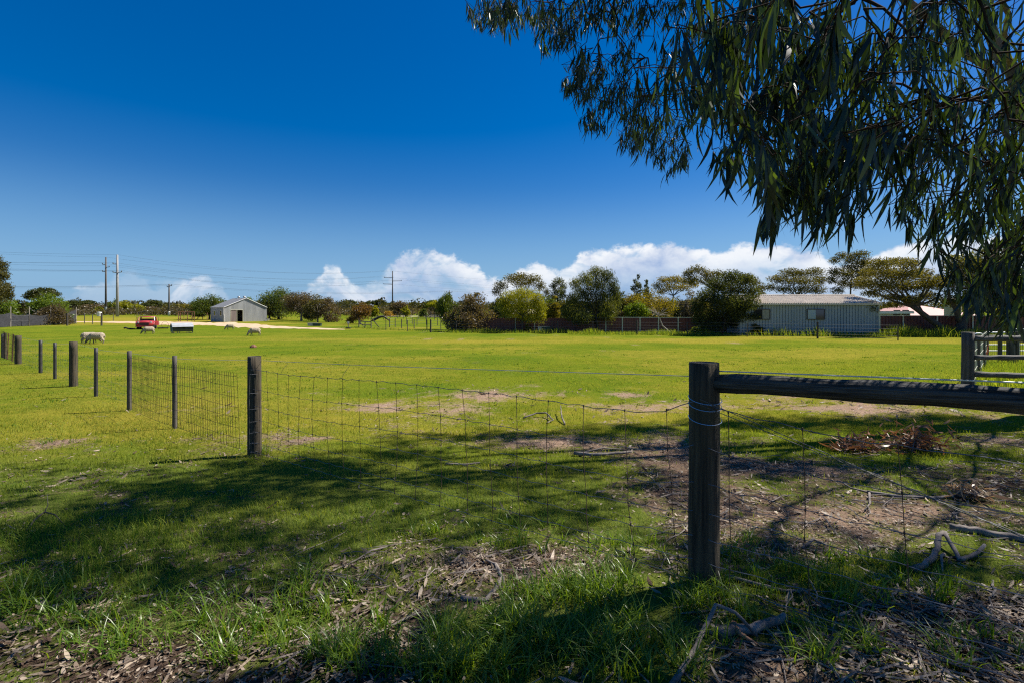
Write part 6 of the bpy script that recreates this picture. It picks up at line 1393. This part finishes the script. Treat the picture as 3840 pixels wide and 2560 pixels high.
for a in (('fallen_stick', 'crooked grey stick on pale litter in the bottom centre', 'stick', [(1730, 2253), (1825, 2265), (1884, 2176), (1860, 2122), (1819, 2110)], .014, .007),
          ('fallen_stick', 'thin stick lying behind the crooked grey stick', 'stick', [(1820, 2095), (1890, 2070), (1975, 2052)], .008, .004),
          ('fallen_stick', 'long straight dark stick right of the corner post', 'stick', [(3252, 1851), (3355, 1866), (3497, 1874), (3605, 1866)], .017, .012, 'stick', None, (((3252, 1851, 0), (3190, 1848, .03), (3150, 1830, .05)), ((3260, 1855, 0), (3262, 1895, .0), (3240, 1920, .0)))),
          ('fallen_bough', 'thick pale brown bough running out of the right edge', 'branch', [(3563, 1988), (3640, 2002), (3740, 2020), (3860, 2040)], .026, .030),
          ('fallen_stick', 'forked bent stick arching over the grass at lower right', 'stick', [(3429, 2148), (3490, 2110), (3520, 2085), (3515, 2056), (3543, 2054), (3600, 2113), (3650, 2100), (3697, 2074)], .018, .010, 'stick', [0, 0, .03, .07, .08, .0, .02, .03], (((3540, 2090, 0), (3530, 2115, .03), (3535, 2155, 0)),)),
          ('fallen_stick', 'thin stick running right from the foot of the corner post', 'stick', [(2717, 2165), (2865, 2205), (2945, 2225), (3030, 2219)], .011, .007),
          ('fallen_stick', 'arching brown stick crossing the bottom edge', 'stick', [(2510, 2590), (2608, 2455), (2682, 2358), (2756, 2370), (2842, 2404)], .012, .006, 'stick', [0, .02, .10, .08, .01]),
          ('fallen_bough', 'thick grey bough half buried in grass beside the arching stick', 'branch', [(2688, 2398), (2819, 2376), (2899, 2353), (2940, 2335)], .026, .016),
          ('bark_strip', 'curled orange bark strip by the thick grey bough', 'bark', [(2745, 2370), (2775, 2405), (2842, 2432)], .014, .006, 'bark_strip', [.03, .02, 0]),
          ('fallen_stick', 'black forked twig in the shaded grass at left', 'stick', [(100, 1993), (130, 1968), (166, 1951), (205, 1958), (243, 1976)], .007, .003, 'dark_bark', [.0, .03, .06, .05, .0], (((166, 1951, .05), (180, 1935, .08), (177, 1912, .12)),)),
          ('fallen_stick', 'short curved stick below the bent forked stick', 'stick', [(3007, 2062), (3050, 2045), (3105, 2051)], .010, .006, 'stick', [0, .03, 0]),
          ('fallen_stick', 'curled grey stick on the bare patch inside the mesh', 'stick', [(1963, 1570), (2010, 1562), (2047, 1564), (2074, 1584), (2050, 1590)], .016, .009, 'stick', [0, .05, .06, .03, 0]),
          ('fallen_stick', 'pale stick standing up beside the curled grey stick', 'stick', [(2118, 1595), (2105, 1575), (2103, 1552)], .014, .007, 'stick', [0, .08, .14]),
          ('fallen_bough', 'flat bundle of sticks in shade left of the corner post', 'branch', [(2155, 1705), (2235, 1712), (2315, 1705), (2370, 1700)], .024, .015, 'stick', None, (((2180, 1705, 0), (2260, 1692, .02), (2330, 1690, .0)),)),
          ('fallen_stick', 'grey stick lying across the grass in the mesh shade', 'stick', [(1670, 1742), (1740, 1745), (1800, 1738)], .014, .010),
          ('fallen_stick', 'long thin stick along the bottom right litter', 'stick', [(3120, 2385), (3240, 2400), (3380, 2410), (3500, 2428)], .009, .006)):
    stick(*a)
def brown_heap(name, label, px, py, wpx, hpx, n, seed, mc):
    p = G(px, py); rng = np.random.default_rng(seed); R = thing(name, label, 'dead branch', p); s = p.y / F; w, h = wpx * s / 2, hpx * s
    c = np.stack([rng.normal(size=n) * w * .5, rng.normal(size=n) * w * .3, np.abs(rng.normal(size=n)) * h * .5 + .02], 1); d = rng.normal(size=(n, 3)); d[:, 2] *= .5; d[:, 2] += .2; d /= np.linalg.norm(d, axis=1)[:, None]
    sd = np.cross(d, rng.normal(size=(n, 3))); sd /= np.linalg.norm(sd, axis=1)[:, None]; L_ = rng.uniform(.07, .16, n)
    v, q = leaf_batch(c, d, sd, L_, L_ * .16, rng.uniform(-.3, .3, n)); tag(link('dead_leaves', np_mesh('dead_leaves', v, q, leaf_mat('dead leaves ' + mc[0], mc[1], mc[2], .3, .04, (1.2, .9, .6)), np.repeat(rng.random(n), 5), True), R), kind='stuff')
    mb = MB(); rr = random.Random(seed)
    for k in range(14): a = rr.uniform(0, 6.28); mb.tube([(0, 0, .02), (math.cos(a) * w * .5, math.sin(a) * w * .3, h * rr.uniform(.2, .7)), (math.cos(a) * w, math.sin(a) * w * .6, h * rr.uniform(0, .6))], [.012, .008, .003], 5)
    mb.build('branch', M['stick'], R)
BR = ('brown', (.16, .075, .035), (.34, .19, .10))
brown_heap('dead_branch', 'fallen branch of curled orange brown leaves beyond the rail', 3440, 1685, 240, 70, 420, 1, BR)
brown_heap('dead_branch', 'smaller patch of dead brown leaves left of its larger twin', 3215, 1690, 190, 45, 260, 2, BR)
brown_heap('dead_branch', 'spray of pale dry leaves at the end of the straight dark stick', 3640, 1868, 130, 40, 110, 3, ('pale', (.26, .17, .10), (.46, .36, .24)))
